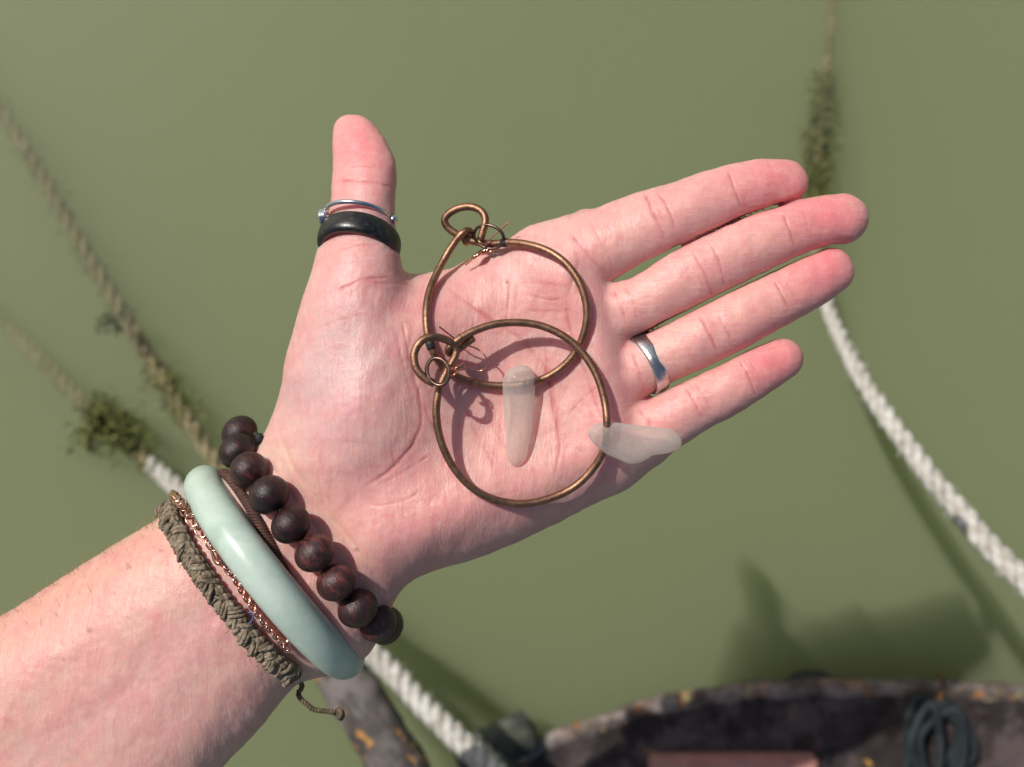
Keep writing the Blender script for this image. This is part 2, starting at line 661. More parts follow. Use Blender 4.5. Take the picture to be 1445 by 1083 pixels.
bx0, by1 = WD(919, 1056, LD - .03)[0], WD(919, 1074, LD - .03)[1]
bx1 = WD(1159, 1056, LD - .03)[0]
o = bevel_box('brick', bx0, bx1, by1 - .045, by1, Z1 - .004, Z1 + .008, .0018, mat_block())
tag(o, 'pinkish brick lying on the shaded ledge at the bottom edge', 'brick')

# coil of dark teal line on the ledge
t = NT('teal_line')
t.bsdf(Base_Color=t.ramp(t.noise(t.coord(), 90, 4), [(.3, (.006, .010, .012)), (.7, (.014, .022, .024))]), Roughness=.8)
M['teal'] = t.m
cl = thing('line_coil', WD(1325, 1050, LD), 'coil of dark teal line on the shaded ledge, bottom right', 'rope coil')
for k in range(6):
    cxp, cyp = 1322 + 13 * math.sin(k * 2.1), 1050 + 10 * math.cos(k * 1.7)
    rx, ry = 42 - 3.5 * k + 5 * math.sin(k * 3.3), 66 - 5 * k + 8 * math.sin(k * 5.1)
    pts = [np.array(WD(cxp + rx * math.cos(a) + 5 * math.sin(2 * a + k), cyp + ry * math.sin(a) + 6 * math.sin(3 * a + 2 * k), LD - .012 - .006 * k - .003 * math.sin(a * 3 + k))) for a in np.linspace(0, 2 * math.pi, 40)]
    tube('loop', np.array(pts)[:-1], .0023, M['teal'], cl, 8, True)
t = NT('rusty_iron')
t.bsdf(Base_Color=t.ramp(t.noise(t.coord(), 150, 5), [(.3, (.10, .045, .02)), (.7, (.26, .14, .05))]), Roughness=.85, Metallic=.2)
M['rust'] = t.m
tube('iron_hook', catmull([WD(1313, 992, LD), WD(1322, 988, LD - .012), WD(1330, 978, LD - .018), WD(1331, 962, LD - .02), WD(1326, 952, LD - .018)], 30),
     .0014, M['rust'])
tag(bpy.data.objects['iron_hook'], 'thin rusty iron hook on the ledge lip above the teal coil', 'hook')


# ================================================================== THE HAND
def poly_sdf(X, Y, poly):
    """Signed distance to a closed polygon, positive inside."""
    d2 = np.full(X.shape, 1e12, np.float32)
    inside = np.zeros(X.shape, bool)
    n = len(poly)
    for i in range(n):
        ax, ay = poly[i]
        bx, by = poly[(i + 1) % n]
        ex, ey = bx - ax, by - ay
        wx, wy = X - ax, Y - ay
        t_ = np.clip((wx * ex + wy * ey) / (ex * ex + ey * ey + 1e-9), 0, 1)
        qx, qy = wx - ex * t_, wy - ey * t_
        d2 = np.minimum(d2, qx * qx + qy * qy)
        c = ((ay > Y) != (by > Y)) & (X < (bx - ax) * (Y - ay) / (by - ay + 1e-12) + ax)
        inside ^= c
    d = np.sqrt(d2)
    return np.where(inside, d, -d).astype(np.float32)


def surface_nets(Fv, org, h):
    Sg = Fv < 0
    nx, ny, nz = Fv.shape
    cs = np.zeros((nx - 1, ny - 1, nz - 1), np.int8)
    for dx in (0, 1):
        for dy in (0, 1):
            for dz in (0, 1):
                cs += Sg[dx:nx - 1 + dx, dy:ny - 1 + dy, dz:nz - 1 + dz]
    act = np.argwhere((cs > 0) & (cs < 8))
    idx = np.full(cs.shape, -1, np.int32)
    idx[act[:, 0], act[:, 1], act[:, 2]] = np.arange(len(act))
    corners = [(a, b, c) for a in (0, 1) for b in (0, 1) for c in (0, 1)]
    val = np.stack([Fv[act[:, 0] + a, act[:, 1] + b, act[:, 2] + c] for a, b, c in corners], 1)
    acc = np.zeros((len(act), 3))
    cnt = np.zeros(len(act))
    for i, ci in enumerate(corners):
        for j, cj in enumerate(corners):
            if j <= i or sum(abs(p - q) for p, q in zip(ci, cj)) != 1:
                continue
            va, vb = val[:, i], val[:, j]
            x = (va < 0) != (vb < 0)
            tt = np.where(x, va / np.where(x, va - vb, 1), 0)
            for k in range(3):
                acc[:, k] += np.where(x, ci[k] + tt * (cj[k] - ci[k]), 0)
            cnt += x
    P = (act + acc / cnt[:, None]) * h + np.asarray(org)
    quads = []
    for ax in range(3):
        sl0 = [slice(None)] * 3
        sl1 = [slice(None)] * 3
        sl0[ax], sl1[ax] = slice(0, -1), slice(1, None)
        A, Bs = Sg[tuple(sl0)], Sg[tuple(sl1)]
        e = np.argwhere(A != Bs)
        u, v = (ax + 1) % 3, (ax + 2) % 3
        ok = (e[:, u] > 0) & (e[:, v] > 0) & (e[:, u] < Fv.shape[u] - 1) & (e[:, v] < Fv.shape[v] - 1)
        e = e[ok]
        fl = A[e[:, 0], e[:, 1], e[:, 2]]

        def cell(du, dv):
            c_ = e.copy()
            c_[:, u] += du
            c_[:, v] += dv
            return idx[c_[:, 0], c_[:, 1], c_[:, 2]]
        q = np.stack([cell(-1, -1), cell(0, -1), cell(0, 0), cell(-1, 0)], 1)
        q[~fl] = q[~fl][:, ::-1]
        quads.append(q)
    return P, np.vstack(quads)


def relax(P, Q, it=2, lam=.5):
    e = np.vstack([Q[:, [0, 1]], Q[:, [1, 2]], Q[:, [2, 3]], Q[:, [3, 0]]])
    deg = np.bincount(e[:, 0], minlength=len(P)) + np.bincount(e[:, 1], minlength=len(P))
    for _ in range(it):
        A = np.stack([np.bincount(e[:, 0], P[e[:, 1], k], len(P)) + np.bincount(e[:, 1], P[e[:, 0], k], len(P)) for k in range(3)], 1)
        P = P + lam * (A / deg[:, None] - P)
    return P


def subdivided(me):
    o = bpy.data.objects.new('temp_subdivision', me)
    COL.objects.link(o)
    md = o.modifiers.new('s', 'SUBSURF')
    md.levels = md.render_levels = 1
    dg = bpy.context.evaluated_depsgraph_get()
    m2 = bpy.data.meshes.new_from_object(o.evaluated_get(dg))
    bpy.data.objects.remove(o)
    return m2


H = 3.0
x0, x1, y0, y1, z0, z1 = -190, 1245, 148, 1330, -190, 120
gx = np.arange(x0, x1 + H, H, dtype=np.float32)
gy = np.arange(y0, y1 + H, H, dtype=np.float32)
gz = np.arange(z0, z1 + H, H, dtype=np.float32)
X2, Y2 = np.meshgrid(gx, gy, indexing='ij')

palm_poly = [(-420, 1080), (-200, 985), (0, 870), (71, 826), (141, 780), (226, 730), (300, 680), (345, 645), (366, 624), (381, 598), (391, 570),
             (400, 540), (412, 502), (425, 462), (436, 430), (447, 396), (458, 362), (500, 340), (548, 352), (560, 372), (572, 386), (590, 388),
             (611, 385), (637, 379), (662, 366), (695, 351), (728, 338), (760, 325), (800, 309), (832, 298),
             (858, 345), (868, 396), (884, 440), (893, 484), (905, 530), (916, 572), (938, 610), (948, 638), (912, 666), (880, 691), (822, 718), (781, 742),
             (700, 778), (650, 795), (600, 811), (574, 825), (556, 850), (540, 890), (515, 930), (460, 953), (417, 969), (371, 1022), (318, 1080),
             (200, 1215), (60, 1390), (-60, 1560)]
pp = catmull(np.array(palm_poly + palm_poly[:1], float), 420)[:-1]
d2 = poly_sdf(X2, Y2, pp)


def gauss(cx, cy, sx, sy, ang=0.0):
    c_, s_ = math.cos(math.radians(ang)), math.sin(math.radians(ang))
    a = (X2 - cx) * c_ + (Y2 - cy) * s_
    b = -(X2 - cx) * s_ + (Y2 - cy) * c_
    return np.exp(-.5 * ((a / sx) ** 2 + (b / sy) ** 2))


def sstep(a, b, x):
    t_ = np.clip((x - a) / (b - a), 0, 1)
    return t_ * t_ * (3 - 2 * t_)


# arm axis coordinate: 0 at the wrist, growing into the forearm
ax_, ay_ = -.777, .629
arm = (X2 - 470) * ax_ + (Y2 - 760) * ay_
fa = sstep(-60, 130, arm)                     # 1 in the forearm
R2 = 118 * (1 - fa) + 142 * fa
zc2 = -52 * (1 - fa) - 78 * fa
ztop = 10 * (1 - fa) + 30 * fa
ztop = ztop + 58 * gauss(492, 545, 118, 74, -62)          # thenar
ztop = ztop + 22 * gauss(545, 620, 70, 55, -50)
ztop = ztop + 36 * gauss(640, 735, 120, 52, -22)          # hypothenar
ztop = ztop + 16 * gauss(560, 780, 60, 45, -22)
for fx, fy in ((792, 365), (838, 428), (858, 515), (872, 605)):
    ztop = ztop + 20 * gauss(fx, fy, 38, 30, 65)           # pads below the fingers
ztop = ztop - 10 * gauss(720, 560, 95, 60, 60)             # hollow of the palm
ztop = ztop + 12 * gauss(606, 436, 48, 36, 60)
ztop = ztop - 14 * gauss(436, 722, 130, 20, 51)            # wrist dip under the bracelets
ztop = ztop + 1.5 * gauss(230, 905, 240, 22, -36) + 2 * gauss(175, 1000, 240, 26, -40)   # tendons
ztop = ztop - 1.5 * gauss(200, 950, 240, 18, -38)
Tt = ztop - zc2
Tb = 62 * (1 - fa) + 92 * fa
R2 = R2 * (1 - .45 * gauss(830, 500, 70, 140, 10))         # thinner rounding at the finger webs
uu = np.maximum(1 - d2 / R2, 0).astype(np.float32)
Fp = np.empty((len(gx), len(gy), len(gz)), np.float32)
for k, z in enumerate(gz):
    v = z - zc2
    T_ = np.where(v > 0, Tt, Tb)
    r_ = (uu ** 2.2 + np.abs(v / T_) ** 2.2) ** (1 / 2.2)
    Fp[:, :, k] = (r_ - 1) * np.minimum(R2, T_) * .95
Fall = Fp.copy()


def smin(a, b, k):
    h_ = np.maximum(k - np.abs(a - b), 0) / k
    return np.minimum(a, b) - h_ * h_ * k * .25


def add_finger(st, k, kz=.9, n=34):
    """st: (x, y, half-width, z) stations from root to tip centre."""
    C = catmull(np.array(st, float)[:, [0, 1, 3, 2]], n)      # x, y, z, r
    pad = 40
    i0 = max(int((C[:, 0].min() - C[:, 3].max() - pad - x0) / H), 0)
    i1 = min(int((C[:, 0].max() + C[:, 3].max() + pad - x0) / H) + 1, len(gx))
    j0 = max(int((C[:, 1].min() - C[:, 3].max() - pad - y0) / H), 0)
    j1 = min(int((C[:, 1].max() + C[:, 3].max() + pad - y0) / H) + 1, len(gy))
    Xs, Ys, Zs = gx[i0:i1, None, None], gy[None, j0:j1, None], gz[None, None, :]
    best = np.full((i1 - i0, j1 - j0, len(gz)), 1e6, np.float32)
    for a, b in zip(C[:-1], C[1:]):
        ex, ey, ez = b[0] - a[0], b[1] - a[1], (b[2] - a[2]) / kz
        L2 = ex * ex + ey * ey + ez * ez + 1e-9
        wx, wy, wz = Xs - a[0], Ys - a[1], (Zs - a[2]) / kz
        t_ = np.clip((wx * ex + wy * ey + wz * ez) / L2, 0, 1).astype(np.float32)
        dd = np.sqrt((wx - ex * t_) ** 2 + (wy - ey * t_) ** 2 + (wz - ez * t_) ** 2) - (a[3] + (b[3] - a[3]) * t_)
        np.minimum(best, dd, out=best)
    sub = (slice(i0, i1), slice(j0, j1), slice(None))
    Fall[sub] = smin(Fall[sub], smin(Fp[sub], best, k), 3.5)


index_f = [(770, 372, 56, -34), (848, 347, 53, -20), (917, 317, 48.5, -8), (965, 299, 45, -2), (999, 285, 43, -4), (1035, 271, 39.5, -8), (1075, 260.5, 36, -14), (1109, 258.5, 32.5, -22)]
middle_f = [(810, 462, 46, -36), (900, 428, 43.5, -18), (976, 387, 44.5, -4), (1032, 360, 43.5, 2), (1067, 344, 43.5, 0), (1115, 325, 39, -6), (1155, 314, 37, -12), (1190, 309.5, 36, -20)]
ring_f = [(838, 545, 46, -36), (936, 502, 40.5, -18), (975, 484, 41, -8), (1032, 455, 41, -2), (1081, 430, 40.5, -4), (1133, 403, 38, -10), (1160, 389, 35.5, -15), (1172, 382.5, 34, -18)]
pinky_f = [(850, 640, 46, -38), (946, 592, 41, -18), (976, 574, 39.5, -10), (1030, 549, 36.5, -6), (1072, 524, 33.5, -8), (1104, 506.5, 30, -14)]
thumb_f = [(470, 520, 60, -6), (490, 440, 62, 4), (502, 390, 57, 4), (506, 349, 50, -6), (511, 302, 46, -20), (513, 268, 46, -30), (514.5, 241, 44.5, -40), (507, 207, 37, -54), (499, 190, 28.5, -60), (491, 183, 20.5, -62)]
add_finger(index_f, 14)
add_finger(middle_f, 11)
add_finger(ring_f, 11)
add_finger(pinky_f, 14)
add_finger(thumb_f, 40, .92)

# daylight between the first two fingers near their root
gp = catmull(np.array([(866, 397, 1.5), (885, 389.5, 4.0), (908, 376.5, 5.2), (935, 361, 4.0), (958, 349, 2.0)], float)[:, [0, 1, 2]], 16)
gm = np.full(X2.shape, 1e6, np.float32)
for a, b in zip(gp[:-1], gp[1:]):
    ex, ey = b[0] - a[0], b[1] - a[1]
    t_ = np.clip(((X2 - a[0]) * ex + (Y2 - a[1]) * ey) / (ex * ex + ey * ey), 0, 1)
    gm = np.minimum(gm, np.hypot(X2 - a[0] - ex * t_, Y2 - a[1] - ey * t_) - (a[2] + (b[2] - a[2]) * t_))
Fall = np.maximum(Fall, -gm[:, :, None])
# narrow slits where neighbouring fingers touch
for amp_, sl in ((3.3, [(950, 353), (1014, 322.5), (1050, 306), (1086, 294), (1122, 281), (1160, 264)]),
           (2.7, [(882, 488), (892, 482), (913, 469), (970, 440.5), (1014, 418.5), (1064, 394), (1118, 368), (1154, 354), (1190, 340)]),
           (2.6, [(892, 572), (906, 566), (927, 555), (950, 543), (985, 528)])):
    C = catmull(np.array(sl, float), 26)
    gm = np.full(X2.shape, 1e6, np.float32)
    for a, b in zip(C[:-1], C[1:]):
        ex, ey = b[0] - a[0], b[1] - a[1]
        t_ = np.clip(((X2 - a[0]) * ex + (Y2 - a[1]) * ey) / (ex * ex + ey * ey), 0, 1)
        gm = np.minimum(gm, np.hypot(X2 - a[0] - ex * t_, Y2 - a[1] - ey * t_))
    Fall = Fall + (amp_ * np.exp(-(gm / 3.2) ** 2))[:, :, None] * sstep(-34, -18, gz)[None, None, :].astype(np.float32)
    Fall = Fall.astype(np.float32)

PX, Q = surface_nets(Fall, (x0, y0, z0), H)
# keep only what ends inside the block (the arm is cut by the sleeve far outside the picture)
PX = relax(PX, Q, 3, .5)
me0 = mesh('t', PX * np.array([1, -1, 1]), Q[:, ::-1])
me1 = subdivided(me0)
nv = len(me1.vertices)
P1 = np.empty(nv * 3, np.float32)
me1.vertices.foreach_get('co', P1)
P1 = P1.reshape(-1, 3).astype(float) * np.array([1, -1, 1])
Nn = np.empty(nv * 3, np.float32)
me1.vertices.foreach_get('normal', Nn)
Nn = Nn.reshape(-1, 3) * np.array([1, -1, 1])
if (Nn[np.argmax(P1[:, 2])][2]) < 0:
    Nn = -Nn
    FLIP = True
else:
    FLIP = False
px, py, pz = P1[:, 0], P1[:, 1], P1[:, 2]
up = sstep(-.05, .35, Nn[:, 2])

creases = [  # points, depth px, width px, redness
    # thumb
    ([(470, 259), (500, 255), (528, 258), (556, 266)], 2.2, 3.2, .8),
    ([(488, 237), (510, 233), (534, 236)], .8, 2.4, .5),
    ([(470, 357), (500, 347), (532, 345)], .9, 2.6, .6),
    ([(474, 412), (495, 402), (516, 394), (553, 393)], 1.6, 3.0, 1.0),
    ([(500, 398), (530, 399), (565, 402), (590, 398)], 1.0, 3, .6),
    ([(452, 462), (478, 452), (512, 444), (540, 446)], .6, 3, .5),
    # life line and its branches
    ([(618, 392), (600, 430), (582, 465), (578, 500), (584, 530), (593, 560), (596, 592), (584, 625), (560, 655), (532, 678), (505, 692)], 2.6, 4.2, .7),
    ([(565, 440), (572, 475), (583, 520), (594, 560)], 1.4, 3, .2),
    ([(558, 452), (566, 500), (578, 545), (588, 590)], .9, 3, .2),
    ([(592, 560), (612, 600), (640, 630)], .7, 3, .4),
    ([(533, 685), (560, 672), (585, 656), (612, 640)], 1.2, 3, .7),
    ([(554, 625), (556, 650), (562, 675), (566, 705)], .9, 3, .5),
    ([(600, 690), (570, 706), (540, 714), (515, 712)], .8, 3, .4),
    # head line
    ([(618, 398), (650, 420), (690, 450), (735, 480), (768, 520), (783, 570), (792, 630)], 1.8, 4, .7),
    ([(717, 386), (719, 410), (717, 440), (712, 470)], 1.3, 2.6, .8),
    ([(769, 480), (772, 520), (777, 555), (784, 595), (790, 632), (780, 680)], 1.3, 3, .9),
    # heart line
    ([(822, 350), (812, 385), (800, 425), (806, 470), (822, 520), (842, 575), (868, 640)], 2.0, 4, .7),
    ([(740, 415), (770, 423), (800, 420)], .9, 3, .9),
    ([(735, 436), (770, 440), (812, 436)], .7, 3, .8),
    ([(745, 398), (775, 401), (808, 408)], .5, 3, .6),
    ([(690, 590), (710, 625), (735, 650)], .6, 3, .5),
    ([(650, 560), (672, 610), (700, 660)], .7, 3, .4),
    ([(800, 590), (825, 560), (846, 545)], .7, 3, .4),
    ([(640, 690), (690, 700), (745, 690)], .5, 3, .3),
    # finger roots
    ([(805, 330), (822, 350), (838, 370), (858, 390)], 1.6, 3.2, .6),
    ([(826, 303), (842, 330), (858, 362), (868, 388)], .9, 3, .4),
    ([(864, 408), (876, 430), (886, 460)], 1.8, 3.2, .6),
    ([(880, 400), (892, 425), (900, 455)], .8, 3, .4),
    ([(890, 490), (900, 520), (912, 556)], 1.4, 3.2, .5),
    ([(902, 575), (918, 600), (934, 636)], 1.6, 3.2, .6),
    # index
    ([(908, 268), (918, 292), (930, 318), (940, 342)], 1.8, 3.0, .9),
    ([(924, 270), (938, 285), (948, 305), (953, 325)], 1.5, 3.0, .9),
    ([(1027, 240), (1038, 270), (1048, 297)], 1.7, 2.6, .8),
    # middle
    ([(976, 350), (990, 378), (1002, 405), (1006, 420)], 1.5, 2.8, .8),
    ([(1000, 340), (1013, 365), (1020, 385), (1022, 408)], 1.4, 2.8, .7),
    ([(1105, 300), (1116, 330), (1124, 352)], 1.5, 2.6, .7),
    ([(1130, 292), (1139, 312), (1143, 330)], .8, 2.4, .6),
    # ring
    ([(985, 445), (1001, 472), (1014, 502)], 1.5, 2.8, .7),
    ([(1012, 440), (1026, 468), (1033, 490)], 1.2, 2.8, .6),
    ([(1092, 395), (1105, 418), (1116, 442)], 1.5, 2.6, .8),
    ([(1108, 392), (1118, 412), (1126, 430)], .8, 2.4, .5),
    # pinky
    ([(966, 545), (980, 568), (992, 592)], 1.4, 2.6, .7),
    ([(980, 538), (994, 560), (1004, 584)], .8, 2.6, .5),
    ([(1044, 508), (1058, 535), (1068, 560)], 1.6, 2.6, .8),
    ([(1056, 504), (1068, 528), (1076, 548)], .7, 2.4, .5),
    # wrist
    ([(390, 590), (398, 625), (412, 655), (430, 684), (458, 716), (486, 752), (520, 800), (548, 842)], 2.6, 5, -.3),
    ([(396, 610), (408, 640), (426, 672), (450, 700)], 1.2, 3, -.2),
    ([(372, 640), (390, 668), (412, 700), (440, 738), (470, 780)], 1.6, 4, .2),
]
disp = np.zeros(nv)
red = np.zeros(nv)
contacts = [([(930, 358), (956, 346), (1014, 322), (1050, 306), (1086, 294), (1118, 282), (1150, 268)], 2.0, 3.4, .4),
            ([(876, 492), (890, 483), (913, 468), (970, 440), (1014, 418), (1064, 394), (1118, 368), (1154, 354), (1180, 344)], 2.0, 3.4, .4),
            ([(890, 574), (905, 566), (927, 555), (950, 543), (975, 532)], 2.0, 3.4, .4)]
creases = [(p_, min(d_ * (.85 if p_[0][0] > 900 or p_[0][1] < 270 else .6), 1.5), w_, min(r_ * 1.25, 1) if r_ > 0 else r_) for p_, d_, w_, r_ in creases] + contacts
for pts, dep, wid, rd in creases:
    C = catmull(np.array(pts, float), max(14, len(pts) * 8))
    # a little wander so that no line is a perfect curve
    for i in range(len(C)):
        C[i, 0] += 1.6 * mnoise.noise(Vector((C[i, 0] * .06, C[i, 1] * .06, dep * 7)))
        C[i, 1] += 1.6 * mnoise.noise(Vector((C[i, 0] * .06, C[i, 1] * .06, dep * 7 + 9)))
    lo, hi = C.min(0) - 4 * wid, C.max(0) + 4 * wid
    sel = np.nonzero((px > lo[0]) & (px < hi[0]) & (py > lo[1]) & (py < hi[1]) & (Nn[:, 2] > -.1) & (pz > -90))[0]
    if not len(sel):
        continue
    dm = np.full(len(sel), 1e9)
    tm = np.zeros(len(sel))
    for i, (a, b) in enumerate(zip(C[:-1], C[1:])):
        ex, ey = b - a
        wx, wy = px[sel] - a[0], py[sel] - a[1]
        t_ = np.clip((wx * ex + wy * ey) / (ex * ex + ey * ey + 1e-9), 0, 1)
        q = (wx - ex * t_) ** 2 + (wy - ey * t_) ** 2
        bt = q < dm
        dm = np.where(bt, q, dm)
        tm = np.where(bt, (i + t_) / (len(C) - 1), tm)
    fade = sstep(0, .16, tm) * sstep(0, .16, 1 - tm)
    if dep < 4:
        w1 = np.array([mnoise.noise(Vector((q * 7, dep * 31, len(pts) * 3.7))) for q in np.linspace(0, 1, 60)])
        fade = fade * np.clip(.75 + .9 * np.interp(tm, np.linspace(0, 1, 60), w1), .15, 1.3)
    dd = np.sqrt(dm)
    disp[sel] -= dep * fade * (np.exp(-.5 * (dd / (wid * .45)) ** 2) - .15 * np.exp(-.5 * ((dd - wid * 1.7) / (wid * .8)) ** 2))
    red[sel] += rd * fade * (np.exp(-.5 * (dd / (wid * .55)) ** 2) * .75 + np.exp(-.5 * (dd / (wid * 1.7)) ** 2) * .35)

# soft unevenness of the flesh
lump = np.zeros(nv)
for fq, am in ((.012, 2.2), (.03, 1.0), (.07, .35)):
    ph = rng.uniform(0, 6, (6, 3))
    dr = rng.normal(0, 1, (6, 2))
    dr /= np.linalg.norm(dr, axis=1)[:, None]
    for k in range(6):
        lump += am / 6 * 1.6 * np.sin((px * dr[k, 0] + py * dr[k, 1]) * fq * 2 * np.pi * (.7 + .1 * k) + ph[k, 0]
                                     + 1.3 * np.sin((px * dr[k, 1] - py * dr[k, 0]) * fq * 3 + ph[k, 1]))
disp += lump * .45
P1 = P1 + Nn * disp[:, None]


HGRID = 4.0
hx_ = ((P1[:, 0] - x0) / HGRID).astype(int)
hy_ = ((P1[:, 1] - y0) / HGRID).astype(int)
HT = np.full((int((x1 - x0) / HGRID) + 4, int((y1 - y0) / HGRID) + 4), -1e3)
np.maximum.at(HT, (np.clip(hx_, 0, HT.shape[0] - 1), np.clip(hy_, 0, HT.shape[1] - 1)), P1[:, 2])


def skin_z(x, y):
    i, j = int((x - x0) / HGRID), int((y - y0) / HGRID)
    b = HT[max(i - 1, 0):i + 2, max(j - 1, 0):j + 2]
    return float(b.max()) if b.size else -1e3


def ride(pts, n=200, win=17):
    """(x, y, height above the skin) -> (x, y, z): the skin below is followed smoothly, as a stiff wire would."""
    C = catmull(np.array(pts, float), n)
    z = np.array([skin_z(a_, b_) for a_, b_ in C[:, :2]])
    ok = z > -60
    z = np.interp(np.arange(n), np.nonzero(ok)[0], z[ok])
    k_ = np.hanning(win + 2)[1:-1]
    zp = np.pad(z, win // 2, mode='edge')
    z = np.convolve(zp, k_ / k_.sum(), 'valid')
    C[:, 2] += z
    return C


# skin colour per point: blood, callus, veins, and a sheen painted on the thenar
def g1(cx, cy, sx, sy, ang=0.0):
    c_, s_ = math.cos(math.radians(ang)), math.sin(math.radians(ang))
    a = (px - cx) * c_ + (py - cy) * s_
    b = -(px - cx) * s_ + (py - cy) * c_
    return np.exp(-.5 * ((a / sx) ** 2 + (b / sy) ** 2))


def lerp(c, tgt, wgt):
    return c * (1 - wgt[:, None]) + np.asarray(tgt)[None] * wgt[:, None]


armv = (px - 470) * ax_ + (py - 760) * ay_
colv = np.tile(np.array([.69, .385, .35]), (nv, 1))
colv = lerp(colv, (.62, .375, .32), sstep(-30, 60, armv))                     # forearm
colv = lerp(colv, (.66, .345, .25), sstep(60, 180, armv) * g1(60, 800, 260, 80, -32) * .9)
colv = lerp(colv, (.55, .33, .32), .30 * g1(165, 985, 230, 26, -40))            # veins
colv = lerp(colv, (.58, .35, .33), .30 * g1(255, 930, 60, 30, -60))
colv = lerp(colv, (.72, .47, .35), .8 * g1(430, 690, 120, 26, 52))             # pale wrist fold
colv = lerp(colv, (.56, .40, .395), .75 * g1(478, 530, 95, 62, -62))            # pale thenar, its lavender sheen painted into the colour
colv = lerp(colv, (.68, .31, .28), .55 * g1(600, 450, 55, 60, 0))
colv = lerp(colv, (.66, .30, .28), .60 * g1(630, 740, 130, 48, -22))           # pink heel of the hand
colv = lerp(colv, (.68, .31, .29), .45 * g1(780, 425, 60, 30, 0))
colv = lerp(colv, (.68, .32, .29), .45 * g1(850, 600, 45, 60, 20))
colv = lerp(colv, (.72, .42, .35), .5 * g1(720, 600, 70, 80, 0))
for (tx, ty, sx, an, wg) in ((1095, 255, 48, -18, .75), (1168, 308, 44, -20, .85), (1160, 385, 44, -27, .85), (1095, 512, 40, -30, .85), (505, 205, 40, -80, .7)):
    colv = lerp(colv, (.74, .20, .225), wg * g1(tx, ty, sx, 38, an))
for (tx, ty) in ((940, 300), (1010, 382), (1018, 470), (990, 570), (1042, 268), (1118, 328), (1106, 420)):
    colv = lerp(colv, (.68, .30, .28), .30 * g1(tx, ty, 26, 32, -24))
for (tx, ty) in ((885, 335), (945, 405), (950, 490), (1065, 430), (1080, 345)):
    colv = lerp(colv, (.72, .42, .33), .4 * g1(tx, ty, 34, 26, -24))
colv = lerp(colv, (.56, .18, .17), np.clip(red, 0, 1) * .85)
colv = lerp(colv, (.74, .52, .36), np.clip(-red, 0, 1) * .8)
colv = lerp(colv, (.30, .12, .07), .9 * g1(126, 890, 3.2, 2.6) + .45 * g1(90, 931, 2.4, 2) + .6 * g1(503, 776, 2.6, 2.2) + .4 * g1(12, 1018, 5, 4))
colv = lerp(colv, (.10, .06, .05), .9 * np.clip(g1(715, 398, 1.3, 1.3), 0, 1))
fing = sstep(850, 905, px + .25 * (py - 430)) * (py < 660)
fing = np.maximum(fing, sstep(420, 370, py) * (px < 600) * .7)

me1.vertices.foreach_set('co', Warr(P1).astype(np.float32).ravel())
at = me1.attributes.new('skin_tone', 'FLOAT_COLOR', 'POINT')
at.data.foreach_set('color', np.c_[colv, fing].astype(np.float32).ravel())
if FLIP:
    me1.flip_normals()
me1.polygons.foreach_set('use_smooth', np.ones(len(me1.polygons), bool))
me1.update()


